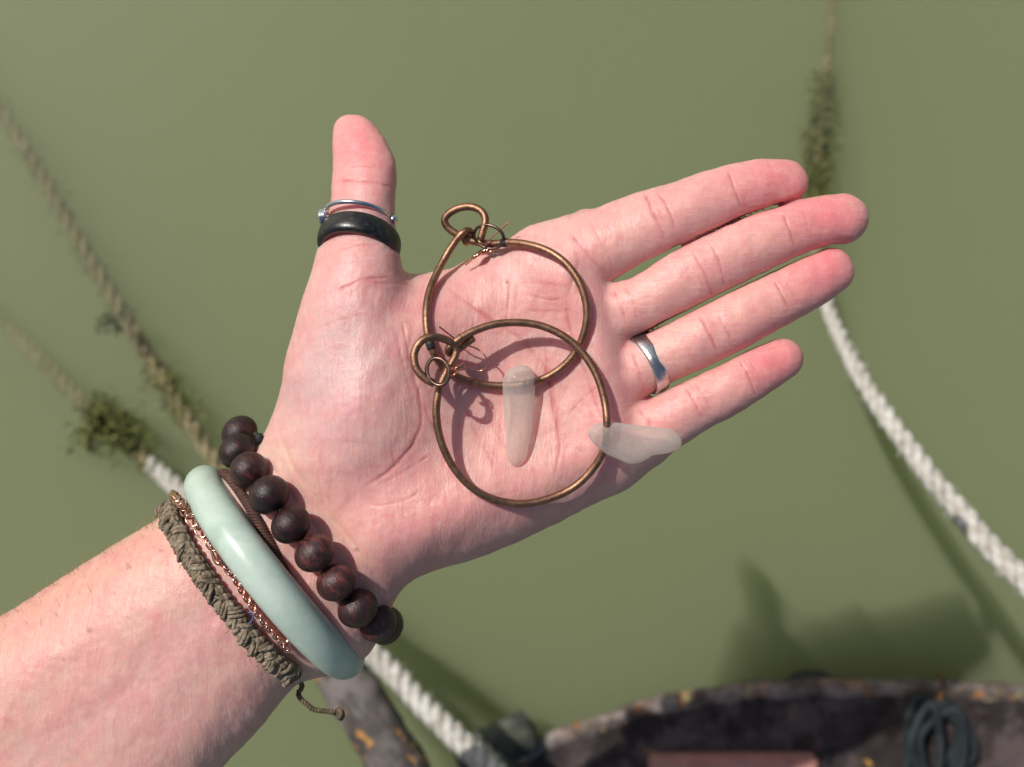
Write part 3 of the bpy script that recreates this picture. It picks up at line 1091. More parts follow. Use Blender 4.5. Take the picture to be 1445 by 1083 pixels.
def mat_skin():
    t = NT('skin')
    at = t.n('Attribute')
    at.attribute_name = 'skin_tone'
    base, fg = at.outputs['Color'], at.outputs['Alpha']
    v = t.coord()
    m1 = t.noise(v, 110, 5, .6)
    m2 = t.noise(v, 420, 4, .6)
    col = t.mix(t.ramp(m1, [(.44, (0, 0, 0)), (.70, (.50, .50, .50))]), base, (.64, .24, .25))
    m0 = t.noise(v, 42, 3, .55)
    col = t.mix(t.ramp(m0, [(.42, (0, 0, 0)), (.66, (.42, .42, .42))]), col, (.68, .30, .29))
    col = t.mix(t.ramp(m2, [(.45, (0, 0, 0)), (.75, (.30, .30, .30))]), col, (.78, .52, .44))
    # fine lines: across the palm and arm, along the fingers
    pxs = 1 / U
    wn = t.n('TexNoise')
    wn.inputs['Scale'].default_value = 95
    wn.inputs['Detail'].default_value = 3
    t.set(wn.inputs['Vector'], v)
    ws = t.n('VectorMath', operation='MULTIPLY_ADD')      # wandering coordinates: no line runs dead straight
    t.set(ws.inputs[0], wn.outputs['Color'])
    ws.inputs[1].default_value = (.0042, .0042, .0042)
    t.set(ws.inputs[2], v)

    def lines_at(across, along_, deg, det=4):
        mp = t.n('Mapping')
        t.set(mp.inputs['Vector'], ws.outputs[0])
        mp.inputs['Rotation'].default_value = (0, 0, math.radians(deg))
        mp.inputs['Scale'].default_value = (pxs / across, pxs / along_, pxs / 40)
        return t.noise(mp.outputs[0], 1.0, det, .62, .4)
    la = lines_at(5.0, 38, -13)
    lb = lines_at(42, 4.6, -24)
    lines = t.math('ADD', t.math('MULTIPLY', la, t.math('SUBTRACT', 1.0, fg)), t.math('MULTIPLY', lb, fg))
    lc = lines_at(6.5, 26, 38, 3)
    patchy = t.noise(v, 70, 3, .6)
    amt = t.math('MULTIPLY_ADD', t.ramp(patchy, [(.36, (0, 0, 0)), (.62, (1, 1, 1))]), .8, .2)
    vo = t.n('TexVoronoi', feature='DISTANCE_TO_EDGE')
    wv = t.n('TexNoise')
    wv.inputs['Scale'].default_value = 900
    t.set(wv.inputs['Vector'], v)
    va = t.n('VectorMath', operation='MULTIPLY_ADD')
    t.set(va.inputs[0], wv.outputs['Color'])
    va.inputs[1].default_value = (1.6, 1.6, 1.6)
    t.set(va.inputs[2], t.coord((pxs / 5.5, pxs / 4.5, pxs / 5)))
    t.set(vo.inputs['Vector'], va.outputs[0])
    vo.inputs['Scale'].default_value = 1.0
    cell = t.math('MINIMUM', vo.outputs['Distance'], .22)
    h = t.math('ADD', t.math('MULTIPLY', lines, .70), t.math('MULTIPLY', lc, .40))
    h = t.math('ADD', h, t.math('MULTIPLY', cell, .5))
    col = t.mix(t.math('MULTIPLY', amt, t.ramp(lines, [(.30, (.36, .36, .36)), (.48, (0, 0, 0))])), col, (.54, .25, .23))
    col = t.mix(t.math('MULTIPLY', amt, t.ramp(lines, [(.56, (0, 0, 0)), (.72, (.30, .30, .30))])), col, (.80, .58, .52))
    col = t.mix(t.ramp(lc, [(.30, (.30, .30, .30)), (.42, (0, 0, 0))]), col, (.55, .25, .23))
    nrm = t.bump(h, .7, .00038)
    rg = t.math('MULTIPLY_ADD', m2, .2, .31)
    b = t.bsdf(Base_Color=col, Roughness=rg, Specular_IOR_Level=.42, Normal=nrm)
    b.subsurface_method = 'RANDOM_WALK'
    b.inputs['Subsurface Weight'].default_value = .9
    b.inputs['Subsurface Radius'].default_value = (1.0, .28, .18)
    b.inputs['Subsurface Scale'].default_value = .0040
    return t.m


M['skin'] = mat_skin()
person = thing('person', W((300, 860), 0), 'person holding out a bare left hand palm up, thumb raised and fingers together', 'person')
obj('hand_and_forearm', me1, M['skin'], person)


# fine pale hairs along the upper edge of the forearm
def hairs():
    geos = []
    for _ in range(170):
        tt = rng.uniform(0, 1)
        bx_, by_ = 0 + tt * 225, 872 - tt * 140
        off = abs(rng.normal(0, 1)) * 22
        bx_, by_ = bx_ + off * .5 - 2, by_ + off * .85
        zz = -66 + min(off * 1.5, 70)
        a = math.radians(rng.uniform(-150, -95))
        l = rng.uniform(9, 24)
        p0 = np.array([bx_, by_, zz])
        p1 = p0 + np.array([math.cos(a), math.sin(a), .1]) * l * .5
        a += rng.uniform(-.5, .5)
        p2 = p1 + np.array([math.cos(a), math.sin(a), .1]) * l * .5
        geos.append(tube_geo(Warr(np.array([p0, p1, p2])), np.array([.42, .34, .12]) * U, 3, cap=False))
    V, F = join(geos)
    t = NT('blond_hair')
    t.bsdf(Base_Color=(.45, .33, .20), Roughness=.45)
    o = obj('arm_hair', mesh('arm_hair', V, F), t.m, person)
    o['kind'] = 'stuff'


hairs()


# ---- the jacket sleeve the forearm comes out of, outside the frame
t = NT('navy_jacket')
t.bsdf(Base_Color=t.ramp(t.noise(t.coord(), 200, 3), [(.3, (.015, .02, .035)), (.7, (.03, .035, .055))]), Roughness=.9,
       Normal=t.bump(t.noise(t.coord(), 60, 4), .5, .004))
M['jacket'] = t.m
a_ = np.array([(-150, 1200, -80), (-230, 1262, -84), (-420, 1400, -95), (-700, 1590, -120), (-1000, 1790, -160)], float)
SP = Warr(catmull(a_, 40))
rs = (np.interp(np.linspace(0, 1, 40), [0, .04, .3, 1], [205, 214, 240, 290]) + 6 * np.sin(np.linspace(0, 26, 40))) * U
V, F = tube_geo(SP, rs, 40, cap=False)
V2, F2 = tube_geo(SP, rs - 14 * U, 40, cap=False)
rim = [(k, (k + 1) % 40, 1600 + (k + 1) % 40, 1600 + k) for k in range(40)]
V, F = np.vstack([V, V2]), F + [tuple(i_ + 1600 for i_ in f[::-1]) for f in F2] + rim
obj('jacket_sleeve', mesh('jacket_sleeve', V, F), M['jacket'], person)


# ================================================================== RINGS
def px_frame(axis):
    a = Vector(axis).normalized()
    n = Vector((0, 0, 1))
    n = (n - a * n.dot(a)).normalized()      # the side nearest the viewer
    b = a.cross(n)
    return a, n, b


def band(name, c, zc, axis, R, prof, mat, parent=None, sx=1.0, kz=1.0, seg=72, a0=0, a1=360, jitter=0.0):
    """Ring swept round axis (image x, y down, z); prof = closed (axial, radial) offsets in pixels."""
    a, n, b = px_frame((axis[0], -axis[1], axis[2]))
    c3 = Vector(W(c, zc)) / U
    full = abs(a1 - a0) >= 360
    cnt = seg if full else seg + 1
    V, F = [], []
    m = len(prof)
    for i in range(cnt):
        t_ = math.radians(a0 + (a1 - a0) * i / seg)
        for (ax, rr) in prof:
            r_ = R + rr
            jj = jitter * mnoise.noise(Vector((math.cos(t_) * 4, math.sin(t_) * 4, ax * .12)))
            p = c3 + b * (math.sin(t_) * (r_ + jj) * sx) + n * (math.cos(t_) * (r_ + jj) * kz) + a * ax
            V.append(p * U)
    for i in range(cnt if full else cnt - 1):
        j = (i + 1) % cnt
        for k in range(m):
            k2 = (k + 1) % m
            F.append((i * m + k, i * m + k2, j * m + k2, j * m + k))
    if not full:
        F.append(tuple(range(m - 1, -1, -1)))
        F.append(tuple((cnt - 1) * m + k for k in range(m)))
    return obj(name, mesh(name, V, F), mat, parent)


def oval(wa, wr, n=16, p=2.0, base=0.0):
    out = []
    for k in range(n):
        t_ = 2 * math.pi * k / n
        c_, s_ = math.cos(t_), math.sin(t_)
        out.append((wa * math.copysign(abs(c_) ** (2 / p), c_), base + wr * math.copysign(abs(s_) ** (2 / p), s_)))
    return out


t = NT('black_horn')
v = t.coord()
t.bsdf(Base_Color=t.ramp(t.noise(v, 700, 4), [(.5, (.004, .004, .005)), (.72, (.03, .025, .02))]), Roughness=t.math('MULTIPLY_ADD', t.noise(v, 900, 4), .25, .2),
       Specular_IOR_Level=.6, Normal=t.bump(t.noise(t.coord((1500, 1500, 5000)), 1, 3), .25, .0002))
M['horn'] = t.m
th_axis = (.13, -.87, -.48)
o = band('thumb_ring', (507, 343), -6, th_axis, 49.5, oval(17, 8.5, 18, 2.6), M['horn'], sx=1.02, kz=.95)
tag(o, 'thick black ring on the thumb, below the thin silver one', 'ring')
hs = thing('barbell_ring', W((506, 318), -14), 'thin silver ring on the thumb with a cylinder and a ball end', 'ring')
o = band('ring_wire', (505, 308.5), -14, (.10, -.93, -.33), 48.5, oval(3.3, 3.3, 12), M['steel'], hs, kz=.96, a0=-98, a1=104)
V, F = tube_geo(catmull(np.array([W((450.5, 306.5), 0), W((462.5, 305.5), 0)]), 9), np.array([9.6, 11, 11.4, 11.4, 11.4, 11.4, 11.4, 11, 9.6]) * U, 28)
obj('cylinder_end', mesh('cylinder_end', V, F, False), M['steel'], hs)
V, F = blob_geo(W((555, 310), -4), 6.6 * U)
obj('ball_end', mesh('ball_end', V, F), M['steel'], hs)
o = band('finger_ring', (914, 514), -21, (.86, -.42, -.20), 41.5, [(-10.5, -1.5), (-10.5, 1.2), (-9, 2.6), (-4, 3.6), (4, 3.6), (9, 2.6), (10.5, 1.2), (10.5, -1.5)], M['silver'], sx=1.0, kz=.92, jitter=.8)
tag(o, 'worn plain silver band on the ring finger', 'ring')


# ================================================================== EARRINGS
def inflate(name, outline, zc, T, R, mat, parent, h=1.6, dents=()):
    ol = catmull(np.array(list(outline) + [outline[0]], float), 140)[:-1]
    lo, hi = ol.min(0) - 6, ol.max(0) + 6
    ax_g, ay_g = np.arange(lo[0], hi[0], h), np.arange(lo[1], hi[1], h)
    az_g = np.arange(-T - 5, T + 5, h)
    XX, YY = np.meshgrid(ax_g, ay_g, indexing='ij')
    d = poly_sdf(XX, YY, ol)
    u_ = np.maximum(1 - d / R, 0)
    Tm = np.full(XX.shape, float(T))
    for (cx, cy, sg, am) in dents:
        Tm = Tm + am * np.exp(-.5 * ((XX - cx) ** 2 + (YY - cy) ** 2) / sg ** 2)
    Fv = np.stack([(np.sqrt(u_ ** 2 + (z / Tm) ** 2) - 1) * min(R, T) for z in az_g], 2)
    P, Q_ = surface_nets(Fv.astype(np.float32), (lo[0], lo[1], -T - 5), h)
    P = relax(P, Q_, 3)
    P[:, 2] += zc
    me = mesh(name, Warr(P), Q_)
    import bmesh
    bm = bmesh.new()
    bm.from_mesh(me)
    bmesh.ops.recalc_face_normals(bm, faces=bm.faces)
    bm.to_mesh(me)
    bm.free()
    return obj(name, me, mat, parent)


def mat_glass():
    t = NT('frosted_sea_glass')
    v = t.coord()
    f = t.noise(v, 900, 4, .65)
    g = t.noise(v, 2600, 3, .7)
    tr = t.n('BsdfTransparent')
    tr.inputs[0].default_value = (.93, .91, .87, 1)
    b = t.n('BsdfPrincipled')
    t.set(b.inputs['Base Color'], t.ramp(f, [(.3, (.66, .61, .57)), (.7, (.84, .80, .76))]))
    b.inputs['Roughness'].default_value = .36
    b.inputs['Specular IOR Level'].default_value = .7
    b.inputs['Coat Weight'].default_value = .5
    b.inputs['Coat Roughness'].default_value = .22
    t.set(b.inputs['Normal'], t.bump(t.math('ADD', g, f), .6, .0004))
    tl = t.n('BsdfTranslucent')
    tl.inputs[0].default_value = (.97, .95, .91, 1)
    m1 = t.n('MixShader')
    m1.inputs[0].default_value = .45
    t.set(m1.inputs[1], b.outputs[0])
    t.set(m1.inputs[2], tl.outputs[0])
    m2 = t.n('MixShader')
    fr = t.n('LayerWeight')
    fr.inputs['Blend'].default_value = .5
    t.set(m2.inputs[0], t.math('MULTIPLY_ADD', t.math('POWER', fr.outputs['Facing'], 1.4), .56, .38))
    t.set(m2.inputs[1], tr.outputs[0])
    t.set(m2.inputs[2], m1.outputs[0])
    t.set(t.out.inputs['Surface'], m2.outputs[0])
    return t.m


M['glass'] = mat_glass()
M['heatshrink'] = NT('black_sleeve').m
_t = NT('black_sleeve_dull')
_t.bsdf(Base_Color=(.012, .011, .012), Roughness=.6)
M['heatshrink'] = _t.m

WR = 5.4
# --- upper earring (lies below the lower one where they cross); third number: height above the skin
e1 = thing('hoop_earring', W((715, 440), 30), 'upper bronze hoop earring with the upright frosted glass drop', 'earring', 'pair of bronze hoop earrings on the palm')
hoop1 = [(655, 344, 14), (664, 334, 16), (662, 326, 22), (653, 329, 28), (641, 343, 25), (629, 362, 20), (615, 389, 14), (605, 416, 11), (601.5, 445, 9), (604, 474, 8),
         (612, 498, 8), (628, 520, 8), (652, 535, 8), (684, 543, 8), (716, 544.5, 10), (748, 541, 12), (778, 529, 9), (803, 509, 9), (819, 484, 10), (827.5, 455, 12),
         (827, 428, 13), (818, 400, 13), (801, 375, 12), (778, 357, 12), (750, 346.5, 13), (720, 342.5, 14), (694, 344, 13), (668, 341, 11), (645, 331, 12), (630, 319, 13),
         (628, 308, 15), (637, 299, 18), (651, 293, 20), (667, 292.5, 22), (680, 299, 25), (685, 311, 27), (682, 325, 27), (678, 338, 25)]
H1 = ride(hoop1, 260, 41)


def on(C, x, y, dz=0.0):
    """Point on a ridden wire nearest to (x, y)."""
    i = int(np.argmin((C[:, 0] - x) ** 2 + (C[:, 1] - y) ** 2))
    return C[i] + np.array([0, 0, dz])


def part_of(C, a, b):
    i = int(np.argmin((C[:, 0] - a[0]) ** 2 + (C[:, 1] - a[1]) ** 2))
    j = int(np.argmin((C[:, 0] - b[0]) ** 2 + (C[:, 1] - b[1]) ** 2))
    return C[min(i, j):max(i, j) + 1]


tube('hoop', Warr(H1), WR * U, M['bronze'], e1, 14)
tube('sleeve', Warr(part_of(H1[60:], (709, 343.2), (715, 342.7))), (WR + 1.1) * U, M['heatshrink'], e1, 14)
tube('sleeve', Warr(part_of(H1[:120], (605.5, 482), (609.5, 493))), (WR + .8) * U, M['heatshrink'], e1, 14)
zj = on(H1[100:], 690, 344)[2]
jr = [(690 + 21 * math.cos(a), 334.5 + 16.5 * math.sin(a) + 3 * math.cos(a), zj + 9 + 9 * math.sin(a + 2.2)) for a in np.linspace(0, 2 * math.pi, 30)]
tube_px('jump_ring', jr, 2.3, M['darkwire'], e1, 60, 10, True)
eh = tube_px('ear_hook', [(718, 314, zj + 22), (705, 325, zj + 17), (690, 339, zj + 11), (684, 350, zj + 7), (690, 356, zj + 4), (697, 350, zj + 6), (699, 343, zj + 10)], 1.3, M['copper'], e1, 50, 8)
zk = skin_z(672, 372)
tube_px('hook_coil', [(699, 346, zj + 6), (695, 354, zj + 2), (686, 357, zj), (676, 359, zk + 12), (666, 366, zk + 9), (657, 374, zk + 6)], [1.8] * 22 + [2.6] * 24 + [1.5] * 14, M['copper'], eh, 60, 10)
tube_px('hook_coil', [(690, 353, zj + 3), (679, 356, zj + 2), (669, 363, zk + 12)], 3.2, M['rosegold'], eh, 16, 10)
zg = skin_z(730, 590) + 16
o = inflate('sea_glass', [(734, 515), (718, 521.6), (710, 536.6), (709.6, 555), (711.6, 580), (713, 606), (715, 633), (716, 646), (720.7, 655), (728, 659), (736.5, 654.6),
                          (743, 643), (746.5, 626), (750, 600), (753, 566), (755.6, 543), (755, 530), (750, 521), (741.5, 516)], zg, 17, 21, M['glass'], e1)
tube_px('sleeve', [tuple(on(H1, 740.5, 542.2, 4)), tuple(on(H1, 744.5, 541.6, 4))], WR + .6, M['heatshrink'], e1, 4, 14)
# the piece of wire that comes up out of the drilled hole
tube_px('hoop_end', [tuple(on(H1, 743, 541.8, 8)), tuple(on(H1, 750, 540, 6)), tuple(on(H1, 762, 536, 0))], WR + .2, M['bronze'], e1, 16, 14)

# --- lower earring
e2 = thing('hoop_earring.001', W((735, 585), 30), 'lower bronze hoop earring with the slanting frosted glass drop', 'earring', 'pair of bronze hoop earrings on the palm')
hoop2 = [(668, 477, 36), (656, 486, 34), (644, 495, 32), (634, 498.5, 37), (634, 491, 44), (648, 479, 45), (670, 467, 43), (698, 458, 41), (730, 455.5, 38), (763, 460, 34), (796, 475, 30), (822, 498, 25),
         (842, 530, 23), (853, 566, 24), (856.5, 598, 30), (853, 632, 16), (838, 660, 11), (812, 686, 8), (778, 703, 8), (740, 711, 8), (702, 706.5, 9), (668, 690, 14),
         (640, 660, 21), (622, 622, 27), (615.5, 582, 31), (620, 548, 32), (632, 522, 32), (642, 504, 32), (643, 490, 32), (630, 480, 36), (610, 475.5, 40), (594, 482, 42),
         (584.5, 499, 42), (587, 519, 42), (599, 534, 42), (613, 541.5, 42)]
H2 = ride(hoop2, 260, 61)
tube('hoop', Warr(H2), WR * U, M['bronze'], e2, 14)
tube('wire_band', Warr(part_of(H2[15:60], (650, 478), (653, 476.5))), (WR + .7) * U, M['bronze'], e2, 14)
zj = on(H2[200:], 599, 534)[2]
for dx, dz in ((0, 0), (1.5, 5)):
    jr = [(617 + dx + 15.5 * math.cos(a) - 2 * math.sin(a), 524 + dx * .5 + 18.5 * math.sin(a) + 5 * math.cos(a), zj - 1 + dz + 10 * math.sin(a + .5)) for a in np.linspace(0, 2 * math.pi, 30)]
    tube_px('jump_ring', jr, 2.2, M['darkwire'], e2, 60, 10, True)
zh = skin_z(660, 505) + 22
eh = tube_px('ear_hook', [(619.5, 461, zh + 22), (630, 469, zh + 16), (642, 478, zh + 10), (658, 486.5, zh + 2), (674, 493, zh), (684, 502, zh + 2), (688, 512, zh + 2), (684.5, 520, zh), (678, 523.5, zh - 2), (668, 522.5, zh - 2), (658, 518, zh - 1), (648, 521, zh)],
             1.25, M['copper'], e2, 90, 8)
hx = []
for i in range(80):
    tt = i / 79
    a = tt * 9 * 2 * math.pi
    c_ = np.array([643 + 12.5 * tt, 521 - 5.5 * tt, zh + 2])
    hx.append(c_ + np.array([.35 * math.cos(a) * 3.3, .94 * math.cos(a) * 3.3, math.sin(a) * 3.3]))
tube('hook_coil', Warr(np.array(hx)), 1.1 * U, M['copper'], eh, 8)
jr = [(637 + 6.5 * math.cos(a), 525 + 5 * math.sin(a), zj - 4 + 4 * math.sin(a * 2)) for a in np.linspace(0, 2 * math.pi, 20)]
tube_px('hook_eye', jr, 1.4, M['copper'], eh, 36, 8, True)
zg = skin_z(870, 620) + 17
o = inflate('sea_glass', [(829, 613), (832, 604), (841, 598), (862, 596), (882, 598), (904, 601), (931, 604), (947.5, 606.5), (957.5, 613), (962, 623), (959.6, 631), (949.6, 637.6), (936, 641),
                          (922, 642.6), (912, 648.7), (902, 653), (888.7, 655), (880, 652), (867.6, 646.5), (855.5, 641), (845.5, 633), (835.5, 624)], zg, 15, 17, M['glass'], e2,
            dents=((905, 622, 14, -4), (850, 612, 12, 3), (885, 640, 12, 2), (940, 622, 10, 2)))


# ================================================================== BRACELETS
# --- wooden beads
def mat_bead():
    t = NT('dark_wood_bead')
    oi = t.n('ObjectInfo')
    v = t.coord((1, 1, 1))
    rv = t.n('VectorMath', operation='ADD')
    t.set(rv.inputs[0], v)
    cb = t.n('CombineXYZ')
    t.set(cb.inputs[0], oi.outputs['Random'])
    t.set(cb.inputs[1], oi.outputs['Random'])
    t.set(rv.inputs[1], cb.outputs[0])
    mp = t.n('Mapping')
    t.set(mp.inputs['Vector'], rv.outputs[0])
    mp.inputs['Scale'].default_value = (900, 160, 900)
    grain = t.noise(mp.outputs[0], 1.0, 5, .6, .4)
    dust = t.noise(rv.outputs[0], 260, 4, .6)
    sp = t.noise(rv.outputs[0], 2600, 2, .6)
    dk = t.math('MULTIPLY_ADD', t.math('FRACT', t.math('MULTIPLY', oi.outputs['Random'], 7.31)), .95, .25)
    c = t.ramp(grain, [(.33, (.012, .006, .007)), (.50, (.050, .013, .012)), (.66, (.17, .036, .026))])
    c = t.mix(t.math('MULTIPLY', t.ramp(dust, [(.35, (0, 0, 0)), (.62, (1, 1, 1))]), t.math('MULTIPLY_ADD', oi.outputs['Random'], .7, .2)), c, (.030, .024, .027))
    c = t.mix(t.ramp(sp, [(.62, (0, 0, 0)), (.75, (.35, .35, .35))]), c, (.16, .14, .13))
    dkc = t.n('CombineXYZ')
    for q in range(3):
        t.set(dkc.inputs[q], dk)
    c = t.mix(1.0, c, dkc.outputs[0], 'MULTIPLY')
    t.bsdf(Base_Color=c, Roughness=t.math('MULTIPLY_ADD', dust, .3, .28), Specular_IOR_Level=.45, Normal=t.bump(t.math('ADD', grain, t.math('MULTIPLY', sp, .5)), .6, .0004))
    return t.m


M['bead'] = mat_bead()
bb = thing('bead_bracelet', W((440, 760), 0), 'bracelet of dark brown round wooden beads nearest the palm', 'bracelet')


def bead_mesh():
    V, F = [], []
    prof = []
    n = 20
    for i in range(n + 1):
        th = math.pi * (.055 + .89 * i / n)
        prof.append((math.sin(th), math.cos(th) * .94))
    prof = [(.16, .80)] + prof + [(.16, -.80)]
    seg = 30
    for r, y in prof:
        for k in range(seg):
            a = 2 * math.pi * k / seg
            V.append((r * math.cos(a), y, r * math.sin(a)))
    for i in range(len(prof) - 1):
        for k in range(seg):
            k2 = (k + 1) % seg
            F.append((i * seg + k, i * seg + k2, (i + 1) * seg + k2, (i + 1) * seg + k))
    V = np.array(V) * 28.6 * U
    return mesh('bead', V, F)


bm_ = bead_mesh()
BZ = 58
bead_c = [(338, 611, BZ - 137), (335, 637, BZ - 88), (351, 664, BZ - 44), (379.5, 698.5, BZ - 14), (410.5, 740.5, BZ), (444, 780.5, BZ + 2), (474.5, 822, BZ - 8), (505, 859, BZ - 34),
          (533, 880, BZ - 78), (544, 883, BZ - 130)]
# the far half of the loop, behind the wrist
a, b = np.array(bead_c[0]), np.array(bead_c[-1])
for tt in np.linspace(0, 1, 10)[1:-1]:
    m = a * (1 - tt) + b * tt
    s = math.sin(math.pi * tt)
    bead_c.append((m[0] + 14 * s, m[1] - 12 * s, m[2] - 118 * s ** .8))
order = list(range(10)) + list(range(17, 9, -1))
loopc = np.array([W(bead_c[i][:2], bead_c[i][2]) for i in order])
for k in range(len(order)):
    p, nx_ = loopc[k], loopc[(k + 1) % len(order)]
    pv_ = loopc[k - 1]
    d = Vector(nx_ - pv_)
    d.z = 0
    if d.length < 1e-5:
        d = Vector((.6, -.78, 0))
    d.normalize()
    o = bpy.data.objects.new('bead', bm_)
    COL.objects.link(o)
    o.parent = bb
    o.matrix_parent_inverse = bb.matrix_world.inverted()
    o.location = p
    q = d.to_track_quat('Y', 'Z')
    from mathutils import Quaternion
    o.rotation_mode = 'QUATERNION'
    o.rotation_quaternion = q @ Quaternion((0, 1, 0), random.uniform(0, 6))
    s_ = random.uniform(.96, 1.03)
    o.scale = (s_ * random.uniform(.97, 1.02), s_ * random.uniform(.93, 1.0), s_ * random.uniform(.97, 1.02))
bm_.materials.append(M['bead'])
t = NT('black_elastic')
t.bsdf(Base_Color=(.010, .010, .012), Roughness=.7)
M['elastic'] = t.m
tube('elastic_cord', catmull(np.vstack([loopc, loopc[:1]]), 150)[:-1], 3.5 * U, M['elastic'], bb, 8, True)
tube_px('cord_knot', [(333, 616, -92), (327, 609, -90), (324, 602, -86), (325.5, 596.5, -84), (329, 592.5, -84)], np.r_[[2.6] * 10, [5] * 6, [3.5] * 8], M['elastic'], bb, 24, 10)
tube_px('cord_knot', [(360, 612, -40), (366, 618, -36), (367, 628, -40)], np.r_[[4] * 5, [6.5] * 6, [4] * 5], M['elastic'], bb, 16, 10)


# --- jade bangle
def mat_jade():
    t = NT('pale_jade')
    v = t.coord()
    f = t.noise(v, 55, 5, .6, .8)
    g = t.noise(v, 260, 4, .6)
    col = t.ramp(f, [(.32, (.40, .50, .43)), (.5, (.47, .565, .49)), (.7, (.55, .63, .55))])
    col = t.mix(t.ramp(g, [(.56, (0, 0, 0)), (.74, (.40, .40, .40))]), col, (.60, .66, .58))
    q = t.noise(t.coord((1, 1, 1), (.4, 1.1, .2)), 120, 5, .6, 1.2)
    col = t.mix(t.ramp(q, [(.58, (0, 0, 0)), (.72, (.35, .35, .35))]), col, (.27, .38, .30))
    b = t.bsdf(Base_Color=col, Roughness=.33, Specular_IOR_Level=.45)
    b.inputs['Subsurface Weight'].default_value = .6
    b.inputs['Subsurface Radius'].default_value = (.8, 1.0, .85)
    b.inputs['Subsurface Scale'].default_value = .008
    return t.m


ba, bb_ = np.array([289., 684.]), np.array([487., 931.])
mid = (ba + bb_) / 2
hv = (bb_ - ba) / 2
zb, Hb = -86.0, 150.0
pts = []
for k in range(120):
    a = 2 * math.pi * k / 120
    xy = mid + hv * math.cos(a) + np.array([-13., 10.]) * math.sin(a)
    pts.append((xy[0], xy[1], zb + Hb * math.sin(a)))
# true points, then a tube of round section
P = Warr(np.array(pts))
V, F = tube_geo(P, 28.8 * U, 40, True)
o = obj('jade_bangle', mesh('jade_bangle', V, F), mat_jade())
tag(o, 'smooth pale green jade bangle between the beads and the braided cord', 'bangle')


def wrist_loop(p_up, p_lo, zc, Hz, bow, n=160):
    """Closed loop round the wrist from its upper edge to its lower edge (pixels)."""
    p_up, p_lo = np.array(p_up, float), np.array(p_lo, float)
    m, hvv = (p_up + p_lo) / 2, (p_lo - p_up) / 2
    out = []
    for k in range(n):
        a = 2 * math.pi * k / n
        s, c_ = math.sin(a), math.cos(a)
        cc = math.copysign(abs(c_) ** .85, c_)
        xy = m - hvv * cc + np.array(bow) * s
        out.append((xy[0], xy[1], zc + Hz * math.copysign(abs(s) ** .85, s)))
    return np.array(out)


# --- brown wrapped cord
def mat_cord():
    t = NT('brown_cord')
    v = t.coord()
    w_ = t.n('TexWave', wave_type='BANDS', bands_direction='Y')
    t.set(w_.inputs['Vector'], v)
    w_.inputs['Scale'].default_value = 420
    w_.inputs['Distortion'].default_value = 1.0
    col = t.ramp(t.noise(v, 300, 4), [(.3, (.035, .014, .010)), (.7, (.12, .048, .034))])
    t.bsdf(Base_Color=col, Roughness=.7, Normal=t.bump(w_.outputs['Fac'], .7, .0004))
    return t.m


cp = wrist_loop((314, 668), (449, 944), -74, 112, (18, -2))
tube('cord_bracelet', Warr(cp), 7.5 * U, mat_cord(), None, 12, True)
tag(bpy.data.objects['cord_bracelet'], 'dark brown wrapped cord half hidden under the jade bangle', 'bracelet')


# --- grey-brown braided hemp
def mat_hemp():
    t = NT('hemp')
    v = t.coord()
    f = t.noise(v, 500, 4, .65)
    g = t.noise(v, 2500, 3, .65)
    col = t.ramp(f, [(.3, (.085, .062, .042)), (.5, (.23, .18, .125)), (.72, (.42, .35, .265))])
    t.bsdf(Base_Color=col, Roughness=.9, Specular_IOR_Level=.2, Normal=t.bump(g, .9, .0005))
    return t.m


M['hemp'] = mat_hemp()


def seat(path, clear, fl=-60):
    """Lift the upper part of a wrist loop so that it lies on the skin."""
    z = np.array([skin_z(x_, y_) for x_, y_ in path[:, :2]])
    top = path[:, 2] > fl
    z = np.where(top & (z > -150), z + clear, path[:, 2])
    z = np.where(top, np.maximum(z, path[:, 2]), path[:, 2])
    k_ = np.hanning(33)[1:-1]
    zz = np.convolve(np.r_[z[-15:], z, z[:15]], k_ / k_.sum(), 'valid')
    q = path.copy()
    q[:, 2] = zz
    return q


hb = thing('braided_bracelet', W((330, 850), 0), 'knotted grey brown hemp bracelet nearest the forearm, with a loose tail', 'bracelet')
lp = wrist_loop((241, 717), (416, 951), -80, 112, (-19, 10), 900)
LP = Warr(seat(lp, 9))
T, N, B = frames(LP, True)
Ls = np.r_[0, np.cumsum(np.linalg.norm(np.diff(LP, axis=0), axis=1))]
tot = Ls[-1]
# B, N: side and out directions; build radial-out normal from loop centre
cen = LP.mean(0)
rad = LP - cen
rad -= T * np.sum(rad * T, 1)[:, None]
rad /= np.linalg.norm(rad, axis=1)[:, None]
sid = np.cross(T, rad)
nper = 24
s = Ls / tot * 2 * np.pi * nper
for k in range(3):                      # three cords plaited
    a = s + k * 2 * np.pi / 3
    wob = np.array([mnoise.noise(Vector((i * .05, k * 5, 0))) for i in range(len(LP))])
    off_s = 9.0 * np.sin(a) + 1.6 * wob
    off_r = 5.0 * np.sin(2 * a) + 1.5 * wob
    geos = []
    base_c = LP + (off_s * U)[:, None] * sid + (off_r * U)[:, None] * rad
    T2, N2, B2 = frames(base_c, True)
    for y in range(3):                  # each cord of three yarns
        b_ = Ls / tot * 2 * np.pi * 95 + y * 2 * np.pi / 3
        Qy = base_c + (3.3 * U) * (np.cos(b_)[:, None] * N2 + np.sin(b_)[:, None] * B2)
        geos.append(tube_geo(Qy, 3.7 * U, 6, True))
    V, F = join(geos)
    obj('plait_strand', mesh('plait_strand', V, F), M['hemp'], hb)
